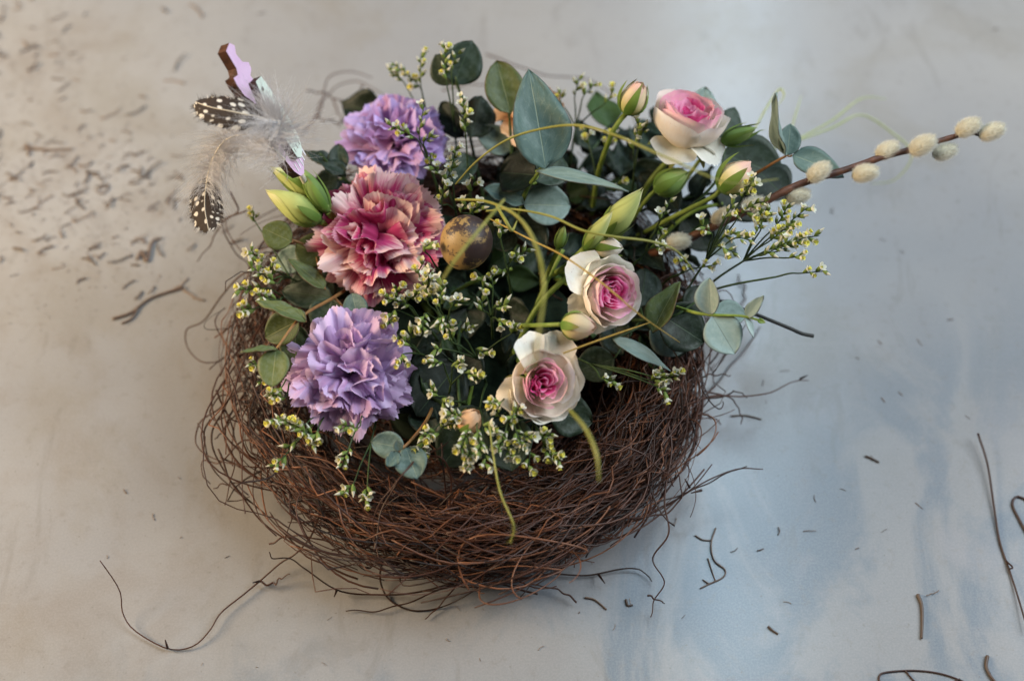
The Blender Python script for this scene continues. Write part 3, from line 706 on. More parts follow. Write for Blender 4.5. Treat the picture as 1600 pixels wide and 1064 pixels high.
def rose(label, px, py, z, Rpx, axis, root_px, seed, guards, bowls=(), sink=.62, H=1.0, n_in=15, spin=0., mats=('rose_in', 'rose_mid', 'rose_out', 'rose_guard'), hear=.58, flareo=.03, stem_mid=None):
    g = np.random.default_rng(seed); M3 = frame(axis, CU); ax = M3[:, 2]
    Cc = P(px, py, z); R = Rpx*pxs(Cc); C = Cc-ax*R*sink             # base of the cup
    rp = P(*root_px); t = thing('rose', rp, label, 'rose', 'pink hearted roses in the nest')
    mid = P(*stem_mid) if stem_mid else (rp+C)/2-ax*R*.3
    stem_part(t, [rp, mid, C-ax*R*.25], .0019, 'stem_green')
    calyx(t, M3, C+ax*R*.06, R*.30, R*.42, 'bud_green')
    for i in range(5):
        V, F, uv = petal_guard(g, M3, C, R, spin+i*1.2566+.3, .62, .13, .05, .35, .02, .0, .18, -.02)
        part('sepal', t, V, F, M['sepal'], uv=uv)
    # heart: tight whorls
    for i in range(n_in):
        f = i/(n_in-1); r = .07+(hear-.07)*f**.85; sp_ = math.radians(210-95*f)
        V, F, uv = petal_cup(g, M3, C, R, r, spin+i*2.2+g.normal(0, .35), sp_*g.uniform(.75, 1.1), H*(.86+.13*f)+g.normal(0, .03), (.05+.03*f)+g.normal(0, .02), .06, .5, 19, 9, .045, .22, 0)
        part('petal', t, V, F, M[mats[0]] if f < .8 else M[mats[1]], uv=uv)
    for i in range(5):                                            # blush ring
        V, F, uv = petal_cup(g, M3, C, R, hear+.05+.035*i, spin+i*2.39996+.7, math.radians(128), H*(1.0-.01*i), .03+flareo, .06, .42, 19, 11, .03, .25)
        part('petal', t, V, F, M[mats[1]], uv=uv)
    for i in range(4):                                            # pale cup
        V, F, uv = petal_cup(g, M3, C, R, .84+.04*i, spin+i*1.75+.2, math.radians(118), H*(.93-.02*i), .045+flareo, .05, .36, 21, 12, .035, .28)
        part('petal', t, V, F, M[mats[2]], uv=uv)
    for (azd, r, sp, hh, fl) in bowls:
        V, F, uv = petal_cup(g, M3, C, R, r, math.radians(azd), math.radians(sp), H*hh, fl, .03, .30, 23, 13, .05, .20)
        part('petal', t, V, F, M[mats[3]], uv=uv)
    for (azd, ln, wd, rise, drop, roll) in guards:
        V, F, uv = petal_guard(g, M3, C, R, math.radians(azd), ln, wd, rise, drop, .05, roll)
        part('petal', t, V, F, M[mats[3]], uv=uv)
    return t
# in frame(axis, CU): local x points to image left/right; guard azimuths are measured there
rose('open cream rose with pink heart at the front of the nest', 848, 598, .100, 56, cd(.30, .04, 1), (800, 540, .05), 21,
     [(72, 1.25, .62, .62, .0, .10), (112, 1.25, .50, .62, .05, .08), (192, 1.10, .50, .35, .12, .2)],
     [(5, 1.08, 105, .78, .13), (285, 1.06, 120, .74, .11), (238, 1.02, 95, .74, .09)], .55, .95, 11, hear=.46)
rose('cream rose with bright pink heart turned right, in the middle right of the nest', 950, 458, .105, 52, cd(.50, -.08, .85), (860, 430, .05), 22,
     [(146, 1.35, .72, .45, .1, .12), (200, 1.05, .5, .3, .2, .1), (268, 1.05, .5, .25, .3, .15)], [(95, 1.08, 110, .80, .10)], .62, 1.15, 15)
rose('upright pale pink rose standing tallest at the right back of the nest', 1074, 188, .125, 61, cd(.20, .80, .60), (960, 380, .055), 23,
     [(238, .80, .62, .15, .35, .2), (300, .95, .62, .20, .25, .15), (340, .8, .5, .15, .25, .2)], (), .70, 1.20, 17, stem_mid=(1015, 285, .09))
rose('peach rose half hidden behind the upright teal leaf', 832, 165, .100, 48, cd(.1, .75, .65), (800, 330, .05), 24,
     [(180, 1.1, .5, .2, .4, .3), (230, 1.15, .5, .2, .4, .3), (300, 1.1, .5, .2, .4, .3)], (), .6, 1.0, 12, mats=('rose_in', 'rose_mid', 'rose_dry', 'rose_dry'))

# ------------------------------------------------------------------ buds
def bud(label, b, tip, wpx, zb, zt, mat, stem, name='rose_bud', cat='flower bud', group='closed buds among the flowers', seed=1, open_=.0, sep=5, sep_len=.6, npet=4, twist=1.2, smat='stem_green', pointed=1.0, srad=.0012, sflare=.10):
    g = np.random.default_rng(seed)
    B = P(b[0], b[1], zb); T = P(tip[0], tip[1], zt); ax = T-B; L = np.linalg.norm(ax); ax /= L; M3 = frame(ax, CC); W = wpx*pxs(B)/2
    sp0 = P(*stem[0]); t = thing(name, sp0, label, cat, group)
    stem_part(t, [P(*q) for q in stem]+[B-ax*L*.02], srad, smat, 1.0)
    cal = calyx(t, M3, B+ax*L*.14, W*.62, L*.17, 'bud_green')
    for i in range(npet):
        az = i*2*np.pi/npet+g.normal(0, .15); k = 1-.05*i; e2 = smoothnoise(4, 8, 24, .012, g); tp = g.uniform(.92, 1.04)
        def fn(U, V):
            th = az+U*1.25*(1-.25*V)+twist*V+.15
            ve = V*(1-.16*np.abs(U)**2.5)*tp
            prof = np.sin(np.pi*np.clip(ve*.93+.07, 0, 1)**(.80))**(.70)
            prof = np.maximum(prof*(1-pointed*.35*ve), .05)
            rho = W*(prof*(.97+.04*U+.02*k)+open_*ve**3*.5+e2(U)*V**2)
            Lc = np.stack([rho*np.cos(th), rho*np.sin(th), (ve*.95+.05)*L], -1)
            return Lc@M3.T+B
        V, F, uv = grid(13, 13, fn); part('petal', t, V, F, M[mat], uv=uv)
    for i in range(sep):
        az = i*2*np.pi/sep+.4; fl = abs(g.normal(sflare, sflare*.8)); sl = sep_len*g.uniform(.8, 1.2)
        def fn(U, V):
            th = az+U*.45*(1-V)**.8; ve = V*sl
            prof = np.sin(np.pi*np.clip(ve*.93+.05, 0, 1)**.78)**.7*(1-pointed*.35*ve)
            rho = W*(prof*1.05+.02+fl*2.2*V**2); Lc = np.stack([rho*np.cos(th), rho*np.sin(th), (ve+.02)*L], -1)
            return Lc@M3.T+B
        V, F, uv = grid(5, 9, fn); part('sepal', t, V, F, M['sepal'], uv=uv)
    return t
bud('opening rose bud on a tall arched stem left of the upright rose', (978, 178), (1004, 128), 46, .13, .145, 'bud_cream', [(925, 335, .06), (935, 270, .09), (955, 212, .12), (968, 190, .128)], seed=31, open_=.25, sep_len=.9, pointed=.5, sflare=.28, srad=.0015)
bud('cream rose bud on a slanting stem below the upright rose', (1125, 298), (1172, 254), 50, .12, .13, 'bud_cream', [(990, 372, .06), (1050, 340, .09), (1110, 310, .115)], seed=32, open_=.2, sep_len=.85, pointed=.4, sflare=.25, srad=.0013)
bud('cream rose bud on a level stem between the two front roses', (878, 507), (932, 512), 46, .118, .122, 'bud_cream', [(780, 500, .07), (810, 508, .09), (850, 508, .112)], seed=33, open_=.15, sep_len=.55, pointed=.4, srad=.0012)
bud('small pinkish rose bud above the right turned rose', (932, 386), (974, 388), 36, .105, .11, 'rose_out', [(880, 420, .06), (905, 400, .09), (920, 392, .10)], seed=34, sep_len=.9, pointed=.4, sflare=.16)
bud('plump green rose bud under the upright rose', (1024, 298), (1076, 268), 44, .10, .11, 'bud_green', [(960, 380, .06), (990, 340, .08), (1010, 312, .095)], seed=35, sep_len=.9, pointed=.5, sflare=.08)
bud('narrow green rose bud pointing right of the upright rose', (1128, 222), (1182, 200), 30, .115, .125, 'bud_green', [(1060, 300, .07), (1090, 255, .09), (1112, 232, .11)], seed=36, sep_len=1.0, pointed=.9, sflare=.2)
bud('peach rose bud sunk among the white florets at the front', (722, 672), (748, 640), 40, .085, .095, 'rose_dry', [(745, 560, .05), (730, 640, .07), (722, 668, .082)], seed=37, sep_len=.5, pointed=.3)
bud('large pale lime pointed bud right of the tall teal leaf', (946, 366), (1003, 296), 44, .115, .14, 'bud_lime', [(880, 430, .06), (905, 408, .085), (930, 384, .105)], name='lisianthus_bud', seed=41, npet=5, twist=1.8, sep_len=.45, pointed=.85, srad=.0024)
bud('slim lime pointed bud in front of the larger one', (914, 388), (957, 330), 28, .118, .138, 'bud_lime', [(860, 430, .06), (880, 420, .09), (900, 402, .11)], name='lisianthus_bud', seed=42, npet=4, twist=1.8, sep_len=.5, pointed=.85, srad=.0018)
bud('little green bud standing left of the slim lime bud', (872, 388), (882, 354), 20, .11, .122, 'bud_green', [(850, 440, .07), (862, 412, .095)], name='lisianthus_bud', seed=43, npet=4, sep_len=.9, pointed=.8)
bud('yellow green pointed bud left of the pink carnation', (500, 345), (416, 298), 50, .10, .112, 'bud_lime', [(560, 400, .05), (530, 370, .08), (512, 352, .095)], name='lisianthus_bud', seed=44, npet=5, twist=1.8, sep_len=.4, pointed=.85, srad=.0022)
bud('yellow green bud tucked under the wooden pick', (500, 308), (424, 262), 40, .10, .115, 'bud_lime', [(560, 370, .05), (530, 332, .08), (512, 316, .095)], name='lisianthus_bud', seed=45, npet=5, twist=1.8, sep_len=1.0, pointed=.85, sflare=.15, srad=.002)
bud('green half hidden bud between the pick and the pink carnation', (512, 330), (470, 262), 34, .105, .118, 'bud_green', [(560, 390, .05), (535, 355, .085), (520, 340, .10)], name='lisianthus_bud', seed=46, npet=4, twist=1.8, sep_len=.9, pointed=.85, srad=.002)
# bare stems and narrow leaves in the shade
for (l, r, lab) in [([(800, 560, .05), (840, 480, .075), (900, 420, .095), (925, 395, .1)], .0018, 'thick green stem in the shade left of the right turned rose'),
               ([(820, 520, .05), (850, 450, .07), (880, 390, .085)], .0014, 'thin green stem in the shade below the little green bud'),
               ([(1000, 420, .05), (1040, 365, .07), (1085, 330, .08), (1130, 318, .085)], .0013, 'green stem under the cream bud at the right'),
               ([(690, 470, .05), (740, 440, .07), (800, 420, .08)], .0012, 'thin stem in the shade below the speckled egg')]:
    p = spline(pxpath(l), 20); V, F, uv = sweep(p, np.linspace(r, r*.8, 20), 7)
    solo('flower_stem', V, F, M['stem_green'], lab, 'stem', 'bare stems between the flowers', uv=uv)

# ------------------------------------------------------------------ speckled egg
EC = P(728, 380, .122); er_ = 41*pxs(EC)
def eggf(U, V):
    a = U*np.pi; b = V*np.pi; k = 1+.06*np.cos(b)
    L = np.stack([er_*np.sin(b)*np.cos(a)*k, er_*np.sin(b)*np.sin(a)*k, er_*1.10*np.cos(b)], -1)
    return L@frame(cd(.3, .75, .6)).T+EC
V, F, uv = grid(49, 33, eggf)
solo('speckled_egg', V, F, M['egg'], 'small brown speckled egg between the pink carnation and the leaves', 'egg', uv=uv)

# ------------------------------------------------------------------ pussy willow
def build_catkin():
    g = np.random.default_rng(77); s = Soup(); L = .0068; W = .0040
    def core(U, V):
        a = U*np.pi; b = V*np.pi; rr = W*np.sin(b)*(1+.12*np.cos(b)); return np.stack([rr*np.cos(a), rr*np.sin(a), L-L*np.cos(b)], -1)
    V, F, uv = grid(17, 11, core); s.add(V, F, uv, 0)
    n = 3600; b = np.arccos(g.uniform(-1, .97, n)); b = np.pi-b; a = g.uniform(0, 6.283, n)
    rr = W*np.sin(b)*(1+.12*np.cos(b)); p = np.stack([rr*np.cos(a), rr*np.sin(a), L-L*np.cos(b)], -1)
    nm = np.stack([np.sin(b)*np.cos(a)/W, np.sin(b)*np.sin(a)/W, -np.cos(b)/L], -1); nm /= np.linalg.norm(nm, axis=1, keepdims=True)
    d = nm*.75+np.array([0, 0, .75])+g.normal(0, .28, (n, 3)); d /= np.linalg.norm(d, axis=1, keepdims=True)
    ln = g.uniform(.0012, .0030, n)[:, None]; sd = np.cross(d, g.normal(0, 1, (n, 3))); sd /= np.linalg.norm(sd, axis=1, keepdims=True)
    q = np.empty((n, 4, 3)); q[:, 0] = p-sd*.00005; q[:, 1] = p+sd*.00005; q[:, 2] = p+d*ln*.6+sd*.00004; q[:, 3] = p+d*ln
    i = np.arange(n)[:, None]*4; F = np.concatenate([i+np.array([[0, 1, 2]]), i+np.array([[0, 2, 3]])])
    s.add(q.reshape(-1, 3), F, None, 1)
    me = make_mesh('catkin', np.vstack(s.V), s.F, [M['fur_core'], M['fur']], np.vstack(s.U), s.M)
    sc = Soup()
    def cap(U, V):
        a = U*1.5; b = V*1.05; rr = W*1.12*np.sin(b); return np.stack([rr*np.cos(a), rr*np.sin(a), L*.98-L*1.05*np.cos(b)], -1)
    V, F, uv = grid(9, 6, cap)
    me2 = make_mesh('bud_scale', V, F, [M['willow']], uv)
    return me, me2
CATK, SCALE = build_catkin()
wpts = [(1010, 400, .06), (1060, 380, .085), (1120, 352, .10), (1190, 318, .112), (1250, 288, .118), (1320, 266, .122), (1375, 247, .125), (1420, 235, .127), (1480, 217, .13), (1515, 208, .131), (1532, 211, .132)]
wil = thing('willow_branch', P(*wpts[0]), 'brown pussy willow branch with furry silver catkins reaching out to the right', 'branch')
n = 70; wp = spline(pxpath(wpts), n)
wr = np.linspace(.0026, .0012, n)*(1+.16*np.maximum(0, np.sin(np.linspace(0, 9*np.pi*2, n)))**6)
V, F, uv = sweep(wp, wr, 10); part('stem', wil, V, F, M['willow'], uv=uv)
def catkin(par, b, tipdir, z, size=1.0):
    B = P(b[0], b[1], z); M3 = frame(cd(*tipdir)); m = Matrix.Identity(4)
    for r in range(3):
        for c in range(3): m[r][c] = M3[r][c]*size
    m.translation = Vector(B-ROOT[par.name])
    o = bpy.data.objects.new('catkin', CATK); COL.objects.link(o); o.parent = par; o.matrix_local = m; o.matrix_basis = m
    s = bpy.data.objects.new('bud_scale', SCALE); COL.objects.link(s); s.parent = o
for (b, d, z, sz) in [((1263, 281), (.75, .55, .35), .120, 1.0), ((1228, 310), (.8, .15, .2), .112, .95), ((1332, 275), (.85, .15, .4), .122, 1.0), ((1369, 244), (.75, .4, .2), .124, .95), ((1422, 238), (.8, .45, .45), .128, 1.08), ((1458, 243), (.8, .25, .1), .125, .95),
                      ((1494, 209), (.75, .4, .3), .132, 1.0), ((1530, 213), (.85, .30, .3), .132, 1.0), ((1160, 328), (.8, .3, .4), .106, 1.0), ((1114, 350), (.6, .55, .3), .10, .85), ((1042, 380), (.95, .12, .3), .09, .95)]:
    catkin(wil, b, d, z, sz)

# ------------------------------------------------------------------ statice sprigs
def build_floret(kind, g):
    s = Soup(); k = .0022
    def cone(U, V):
        a = U*np.pi; r = k*(.16+.36*np.sin(V*1.9)); return np.stack([r*np.cos(a), r*np.sin(a), V*k*1.5], -1)
    V, F, uv = grid(9, 5, cone); s.add(V, F, uv, 0)
    def bract(U, V, az=0.0):
        a = az+U*.7*(1-V*.8); r = k*(.2+.42*V); return np.stack([r*np.cos(a), r*np.sin(a), V*k*1.9], -1)
    for az in (0.4, 3.2):
        V, F, uv = grid(3, 4, lambda U, V: bract(U, V, az)); s.add(V, F, uv, 0)
    if kind == 'bud':
        def tip(U, V):
            a = U*np.pi; r = k*.40*(1-V**1.6)+1e-5; return np.stack([r*np.cos(a)+k*.1*V, r*np.sin(a), k*(1.2+1.6*V)], -1)
        V, F, uv = grid(9, 6, tip); s.add(V, F, uv, 1)
    else:
        op = .74 if kind == 'open' else .62
        def fun(U, V):
            a = U*np.pi; lob = np.abs(np.cos(2.5*a)); r = k*(.36+op*V**1.5*(.82+.28*lob)); z = k*(1.25+1.05*V*(.74+.32*lob)); 
            return np.stack([r*np.cos(a), r*np.sin(a), z], -1)
        V, F, uv = grid(31, 5, fun); s.add(V, F, uv, 1)
        if kind == 'yellow':
            for i in range(5):
                az = i*1.2566+.3
                def pt(U, V):
                    r = k*(.06+.62*V**1.2); sd = U*k*.34*np.sin(np.clip(V*.85+.15, 0, 1)*np.pi)**.6; z = k*(1.7+1.15*np.sin(V*2.0))
                    return np.stack([r*np.cos(az)-sd*np.sin(az), r*np.sin(az)+sd*np.cos(az), z], -1)
                V, F, uv = grid(3, 4, pt); s.add(V, F, uv, 2)
        else:
            for i in range(5):
                az = i*1.2566+.3; c = np.array([math.cos(az), math.sin(az), 0])*k*.16+np.array([0, 0, k*1.75])
                V, F, uv = grid(5, 4, lambda U, V: c+np.stack([k*.13*np.sin(V*3.14)*np.cos(U*3.14), k*.13*np.sin(V*3.14)*np.sin(U*3.14), k*.35*np.cos(V*3.14)], -1)); s.add(V, F, uv, 2)
    return make_mesh('floret', np.vstack(s.V), s.F, [M['fl_green'], M['fl_white'], M['fl_yellow']], np.vstack(s.U), s.M)
FL = {k: build_floret(k, rng) for k in ('bud', 'open', 'yellow')}
def floret(par, pos, d, kind, size):
    M3 = frame(d, rng.normal(0, 1, 3)); m = Matrix.Identity(4)
    for r in range(3):
        for c in range(3): m[r][c] = M3[r][c]*size
    m.translation = Vector(pos-ROOT[par.name])
    o = bpy.data.objects.new('floret', FL[kind]); COL.objects.link(o); o.parent = par; o.matrix_basis = m
def sprig(label, root, clusters, style='mix', mat='stem_dark', fork=.55, toward=.35):
    """clusters: (px, py, direction in degrees, length px, florets, z)"""
    R0 = P(*root); t = thing('statice_sprig', R0, label, 'flower sprig', 'statice sprigs with white and yellow florets')
    s = Soup()
    ends = [P(c[0], c[1], c[5]) for c in clusters]; cen = np.mean(ends, axis=0); fk = R0+(cen-R0)*fork+np.array([0, 0, .002])
    V, F, uv = sweep(spline([R0, (R0+fk)/2+np.array([0, 0, .003]), fk], 12), np.linspace(.0008, .0006, 12), 6); s.add(V, F, uv)
    pr = {'mix': (.46, .18, .36), 'yellow': (.38, .06, .56), 'white': (.46, .30, .24), 'bud': (.66, .10, .24)}[style]
    todo = []
    for (cx, cy, dg, ln, nf, z), B in zip(clusters, ends):
        d = cd(math.cos(math.radians(dg)), math.sin(math.radians(dg)), toward*.5); k = pxs(B); E = B+d*ln*k
        V, F, uv = sweep(spline([fk, fk*.45+B*.55+np.array([0, 0, .0015]), B, E], 16), np.linspace(.00055, .00030, 16), 5); s.add(V, F, uv)
        sd = nrm(np.cross(d, CC))
        for i in range(nf):
            f = (i+.5)/nf; sg = 1 if i % 2 else -1
            ps = B+d*ln*k*f*1.0+sd*sg*rng.uniform(.3, .9)*.0014+CC*rng.uniform(-.001, .0016)
            dd = nrm(d*rng.uniform(.5, 1.1)+sd*sg*rng.uniform(.25, .85)+CC*rng.uniform(0, .95))
            todo.append((ps-dd*.0014, dd, rng.choice(['bud', 'open', 'yellow'], p=pr), rng.uniform(.75, 1.25)))
    s.part('stem', t, M[mat])
    for q in todo: floret(t, *q)
    return t
sprig('green and yellow statice sprig leaning left at the very back', (700, 300, .05), [(655, 135, 140, 55, 9, .10), (657, 130, 88, 45, 6, .105), (628, 125, 150, 22, 4, .10)], 'yellow')
sprig('budded statice sprig in front of the dark round back leaf', (720, 300, .05), [(697, 125, 92, 55, 7, .125), (706, 110, 70, 34, 4, .125)], 'bud')
sprig('white statice spike right of the mauve carnation', (735, 320, .06), [(727, 205, 94, 55, 9, .12)], 'mix')
sprig('statice spray lying over the right petals of the mauve carnation', (690, 320, .07), [(655, 212, 80, 48, 5, .122), (648, 215, 155, 48, 6, .122), (662, 222, 30, 20, 4, .122), (672, 240, 280, 14, 3, .12)], 'white')
sprig('statice sprig with white florets along the right of the pink carnation', (720, 380, .06), [(690, 318, 80, 36, 5, .118), (698, 285, 70, 30, 4, .12), (706, 268, 80, 40, 6, .12), (686, 272, 130, 16, 3, .12), (736, 300, 75, 26, 3, .115)], 'white')
sprig('small white statice tuft just above the egg', (760, 360, .07), [(720, 332, 60, 18, 3, .118), (735, 332, 30, 22, 4, .12)], 'white')
sprig('thin stemmed statice sprig beside the hidden peach rose at the back right', (890, 260, .06), [(898, 150, 75, 32, 4, .10), (912, 150, 45, 28, 4, .10), (945, 162, 55, 26, 3, .10), (876, 160, 90, 18, 3, .10)], 'bud')
sprig('low white statice tufts behind the arched bud stem', (920, 320, .06), [(920, 225, 100, 26, 3, .09), (946, 230, 60, 28, 4, .09), (960, 300, 70, 20, 2, .09)], 'mix')
sprig('green statice buds left under the upright rose', (985, 330, .07), [(990, 235, 80, 50, 5, .115), (1000, 215, 60, 24, 3, .115)], 'bud')
sprig('dense yellow statice spray reaching out at the far right', (1080, 470, .06), [(1182, 362, 60, 42, 7, .11), (1205, 375, 40, 40, 8, .11), (1215, 350, 62, 34, 6, .112), (1228, 352, 40, 44, 6, .112), (1195, 398, 30, 46, 8, .11), (1218, 392, 28, 40, 7, .11), (1190, 355, 100, 26, 4, .112), (1250, 373, 8, 30, 3, .112), (1232, 403, 10, 24, 3, .11)], 'yellow', fork=.62)
sprig('single statice stem stretching level to the far right', (1060, 470, .07), [(1252, 427, 5, 40, 4, .105)], 'yellow', fork=.8)
sprig('statice spray with white florets below the cream bud at the right', (1060, 480, .06), [(1130, 345, 60, 36, 5, .118), (1150, 372, 350, 26, 4, .115), (1112, 365, 140, 26, 4, .112), (1128, 372, 20, 26, 4, .112), (1160, 310, 60, 34, 5, .125), (1168, 325, 20, 34, 5, .12), (1120, 385, 340, 34, 4, .11), (1138, 338, 10, 36, 4, .115)], 'mix')
sprig('small statice tuft hanging right of the right turned rose', (1030, 450, .06), [(1095, 418, 10, 26, 3, .095), (1080, 415, 150, 22, 3, .095)], 'mix')
sprig('white statice floret at the end of the green strand above the right rose', (980, 430, .07), [(1018, 388, 10, 24, 4, .11)], 'white')
sprig('upright little statice spike right of the large lime bud', (1010, 390, .07), [(1032, 345, 65, 40, 4, .115), (1030, 355, 280, 10, 2, .11)], 'mix')
sprig('yellow statice spray over the left rim beside the coin shaped leaf', (500, 470, .05), [(430, 442, 145, 48, 8, .09), (410, 418, 120, 36, 6, .09), (425, 435, 95, 24, 4, .092), (398, 345, 95, 14, 3, .085)], 'yellow')
sprig('faded statice spray poking out at the left rim', (480, 470, .05), [(415, 450, 185, 45, 7, .085), (435, 470, 165, 34, 6, .085), (398, 482, 180, 22, 4, .08)], 'yellow')
sprig('small statice tips at the left rim below the olive leaves', (500, 560, .05), [(405, 570, 170, 16, 3, .075), (420, 590, 200, 20, 3, .07), (440, 605, 220, 22, 4, .08), (446, 620, 170, 24, 4, .08)], 'yellow')
sprig('long statice spray curving over the front left rim', (560, 600, .05), [(490, 680, 152, 58, 11, .075), (470, 665, 165, 46, 7, .078), (462, 688, 222, 20, 2, .07), (445, 712, 222, 28, 4, .068), (495, 675, 250, 22, 5, .075)], 'yellow')
sprig('statice tuft just below the lavender carnation', (590, 600, .05), [(560, 668, 170, 30, 5, .088), (545, 700, 250, 32, 6, .075)], 'mix')
sprig('two statice tips dangling over the front left of the nest', (600, 620, .05), [(552, 756, 225, 22, 4, .06), (574, 760, 265, 26, 5, .06)], 'mix')
sprig('white statice florets right of the lavender carnation', (680, 570, .05), [(640, 540, 140, 26, 3, .10), (628, 555, 270, 14, 4, .10), (640, 535, 75, 22, 3, .10)], 'mix')
sprig('yellow and white statice spray between the two left carnations', (690, 540, .05), [(640, 478, 160, 42, 6, .10), (616, 485, 250, 24, 4, .10), (636, 470, 40, 26, 4, .10), (622, 462, 100, 16, 3, .10)], 'mix')
sprig('tall white statice spray right below the pink carnation', (720, 560, .06), [(668, 470, 85, 46, 8, .11), (688, 480, 85, 42, 7, .112), (692, 495, 250, 18, 5, .11), (664, 490, 260, 26, 5, .11), (705, 480, 40, 22, 4, .11), (655, 430, 70, 24, 3, .112)], 'white')
sprig('statice tuft with yellow florets below the egg', (770, 530, .06), [(755, 485, 100, 20, 4, .105), (772, 482, 20, 22, 5, .105), (778, 500, 320, 14, 3, .105), (770, 450, 95, 22, 4, .10), (758, 455, 110, 24, 3, .10)], 'yellow')
sprig('statice tips right below the egg', (800, 470, .06), [(782, 372, 80, 18, 3, .105), (796, 410, 35, 38, 6, .105), (790, 420, 215, 12, 2, .10)], 'mix')
sprig('tiny statice tips over the lower right petals of the pink carnation', (700, 450, .07), [(664, 392, 60, 16, 4, .125)], 'white')
sprig('statice florets in the shaded middle of the nest', (760, 600, .05), [(705, 532, 100, 26, 5, .09), (722, 520, 40, 22, 4, .09), (690, 545, 190, 14, 3, .09), (745, 545, 320, 18, 3, .085), (800, 520, 60, 14, 3, .09)], 'mix')
sprig('row of white statice florets above the shadowed round leaf', (700, 640, .05), [(690, 565, 190, 22, 4, .095), (708, 572, 20, 18, 5, .098), (728, 582, 330, 26, 5, .098)], 'white')
sprig('short statice tuft on the shadowed round leaf', (740, 640, .06), [(682, 618, 120, 16, 4, .09), (690, 625, 320, 14, 3, .09)], 'mix')
sprig('drooping statice spray at the front between carnation and rose', (740, 620, .06), [(690, 668, 25, 22, 5, .085), (685, 675, 190, 30, 5, .085), (664, 685, 250, 28, 4, .08)], 'mix')
sprig('thick clump of white statice hanging over the front rim', (760, 600, .06), [(725, 655, 150, 26, 5, .092), (732, 668, 250, 40, 9, .092), (745, 672, 280, 36, 8, .095), (756, 665, 330, 20, 5, .095), (735, 700, 260, 36, 7, .085), (756, 695, 275, 36, 5, .085)], 'white')
sprig('statice clump hanging just left below the front rose', (800, 620, .06), [(790, 672, 250, 34, 7, .09), (806, 672, 290, 34, 7, .09), (800, 655, 60, 24, 4, .095), (782, 650, 120, 18, 3, .09), (818, 680, 340, 14, 3, .09), (790, 700, 300, 18, 3, .085)], 'white')
sprig('statice tips hanging right below the front rose', (820, 620, .06), [(842, 685, 20, 24, 4, .085), (848, 690, 300, 30, 6, .082), (862, 712, 330, 16, 4, .08), (828, 705, 265, 30, 3, .08)], 'yellow')
sprig('yellow statice tuft at the left edge of the front rose', (810, 600, .07), [(782, 628, 190, 18, 4, .10), (802, 648, 240, 14, 3, .10)], 'yellow')
sprig('white statice sprig lying over the right rim of the nest', (880, 560, .06), [(940, 592, 350, 20, 4, .085), (1018, 594, 10, 44, 9, .075), (1030, 590, 60, 14, 3, .078), (1022, 602, 330, 24, 4, .075)], 'white', fork=.35)

# ------------------------------------------------------------------ dyed grass strands
def grass(label, pts, rad, mat='strand', fuzz=0, fl=.0022):
    p = spline(pxpath(pts), 60); V, F, uv = sweep(p, rad*np.concatenate([np.linspace(.8, 1, 20), np.ones(20), np.linspace(1, .35, 20)]), 6)
    t = thing('grass_strand', p[0], label, 'grass strand', 'dyed grass strands curling over the flowers')
    part('stalk', t, V, F, M[mat], uv=uv)
    if fuzz:
        s = Soup()
        for _ in range(fuzz):
            i = rng.integers(2, 58); d = nrm(rng.normal(0, 1, 3)); T = nrm(p[i+1]-p[i]); d = nrm(d-T*np.dot(d, T)*.9+T*.9); sd = nrm(np.cross(d, CC))*.00006
            q = p[i]+d*rng.uniform(.4, 1)*fl; s.add(np.array([p[i]-sd, p[i]+sd, q]), [[0, 1, 2]])
        s.part('fine_hairs', t, M[mat])
grass('golden strand arching from the egg across the big teal leaf to the cream bud', [(712, 288, .13), (745, 252, .15), (790, 220, .165), (840, 203, .175), (900, 196, .19), (960, 211, .205), (1050, 250, .215), (1140, 286, .21), (1216, 280, .20)], .00065, 'strand', 120)
grass('yellow green strand drooping from the egg to the front rose', [(712, 312, .135), (760, 315, .155), (808, 338, .185), (838, 385, .21), (850, 450, .22), (842, 520, .22), (834, 575, .21)], .0008, 'strand', 160)
grass('yellow green strand running from the egg right past the lime buds', [(760, 330, .13), (800, 327, .14), (860, 338, .15), (910, 360, .155), (960, 370, .155), (1020, 378, .15), (1058, 393, .14), (1085, 425, .12)], .0007, 'strand', 60)
grass('straight yellow green strand lying across the speckled egg', [(788, 312, .19), (750, 358, .20), (710, 408, .20), (678, 460, .19)], .0007, 'strand', 40)
grass('thin gold thread slanting down over the right turned rose', [(765, 342, .13), (830, 375, .14), (880, 400, .145), (940, 442, .15), (1000, 492, .14), (1062, 535, .11)], .0005, 'strand_gold')
grass('thin gold thread from the front rose to the right leaves', [(880, 552, .12), (940, 530, .12), (1015, 504, .12)], .0005, 'strand_gold')
grass('feathery strand hanging below the front rose over the rim', [(890, 640, .16), (915, 670, .17), (932, 710, .17), (936, 752, .165)], .0008, 'strand', 90)
grass('bright yellow feathered strand hanging over the front of the nest', [(764, 660, .10), (772, 720, .10), (782, 770, .10), (800, 812, .095), (803, 828, .09), (797, 848, .085)], .0005, 'strand', 150, .004)
grass('short curl of yellow grass beside the egg', [(775, 320, .14), (790, 345, .145), (800, 360, .14), (808, 345, .14)], .0009, 'strand')
grass('pale strand arching far out behind the willow branch', [(1130, 250, .05), (1230, 225, .05), (1300, 200, .045), (1345, 180, .04), (1390, 205, .03), (1425, 240, .02), (1400, 280, .01), (1360, 288, .006)], .0007, 'strand_pale')
grass('pale strand looping up at the back right', [(1120, 240, .05), (1200, 235, .05), (1290, 195, .045), (1345, 155, .04), (1385, 155, .03)], .0007, 'strand_pale')
grass('pale loop of grass just left of the curled eucalyptus tip', [(1150, 250, .07), (1180, 200, .07), (1200, 165, .07), (1218, 140, .07), (1225, 150, .07), (1215, 165, .07)], .0007, 'strand_pale')
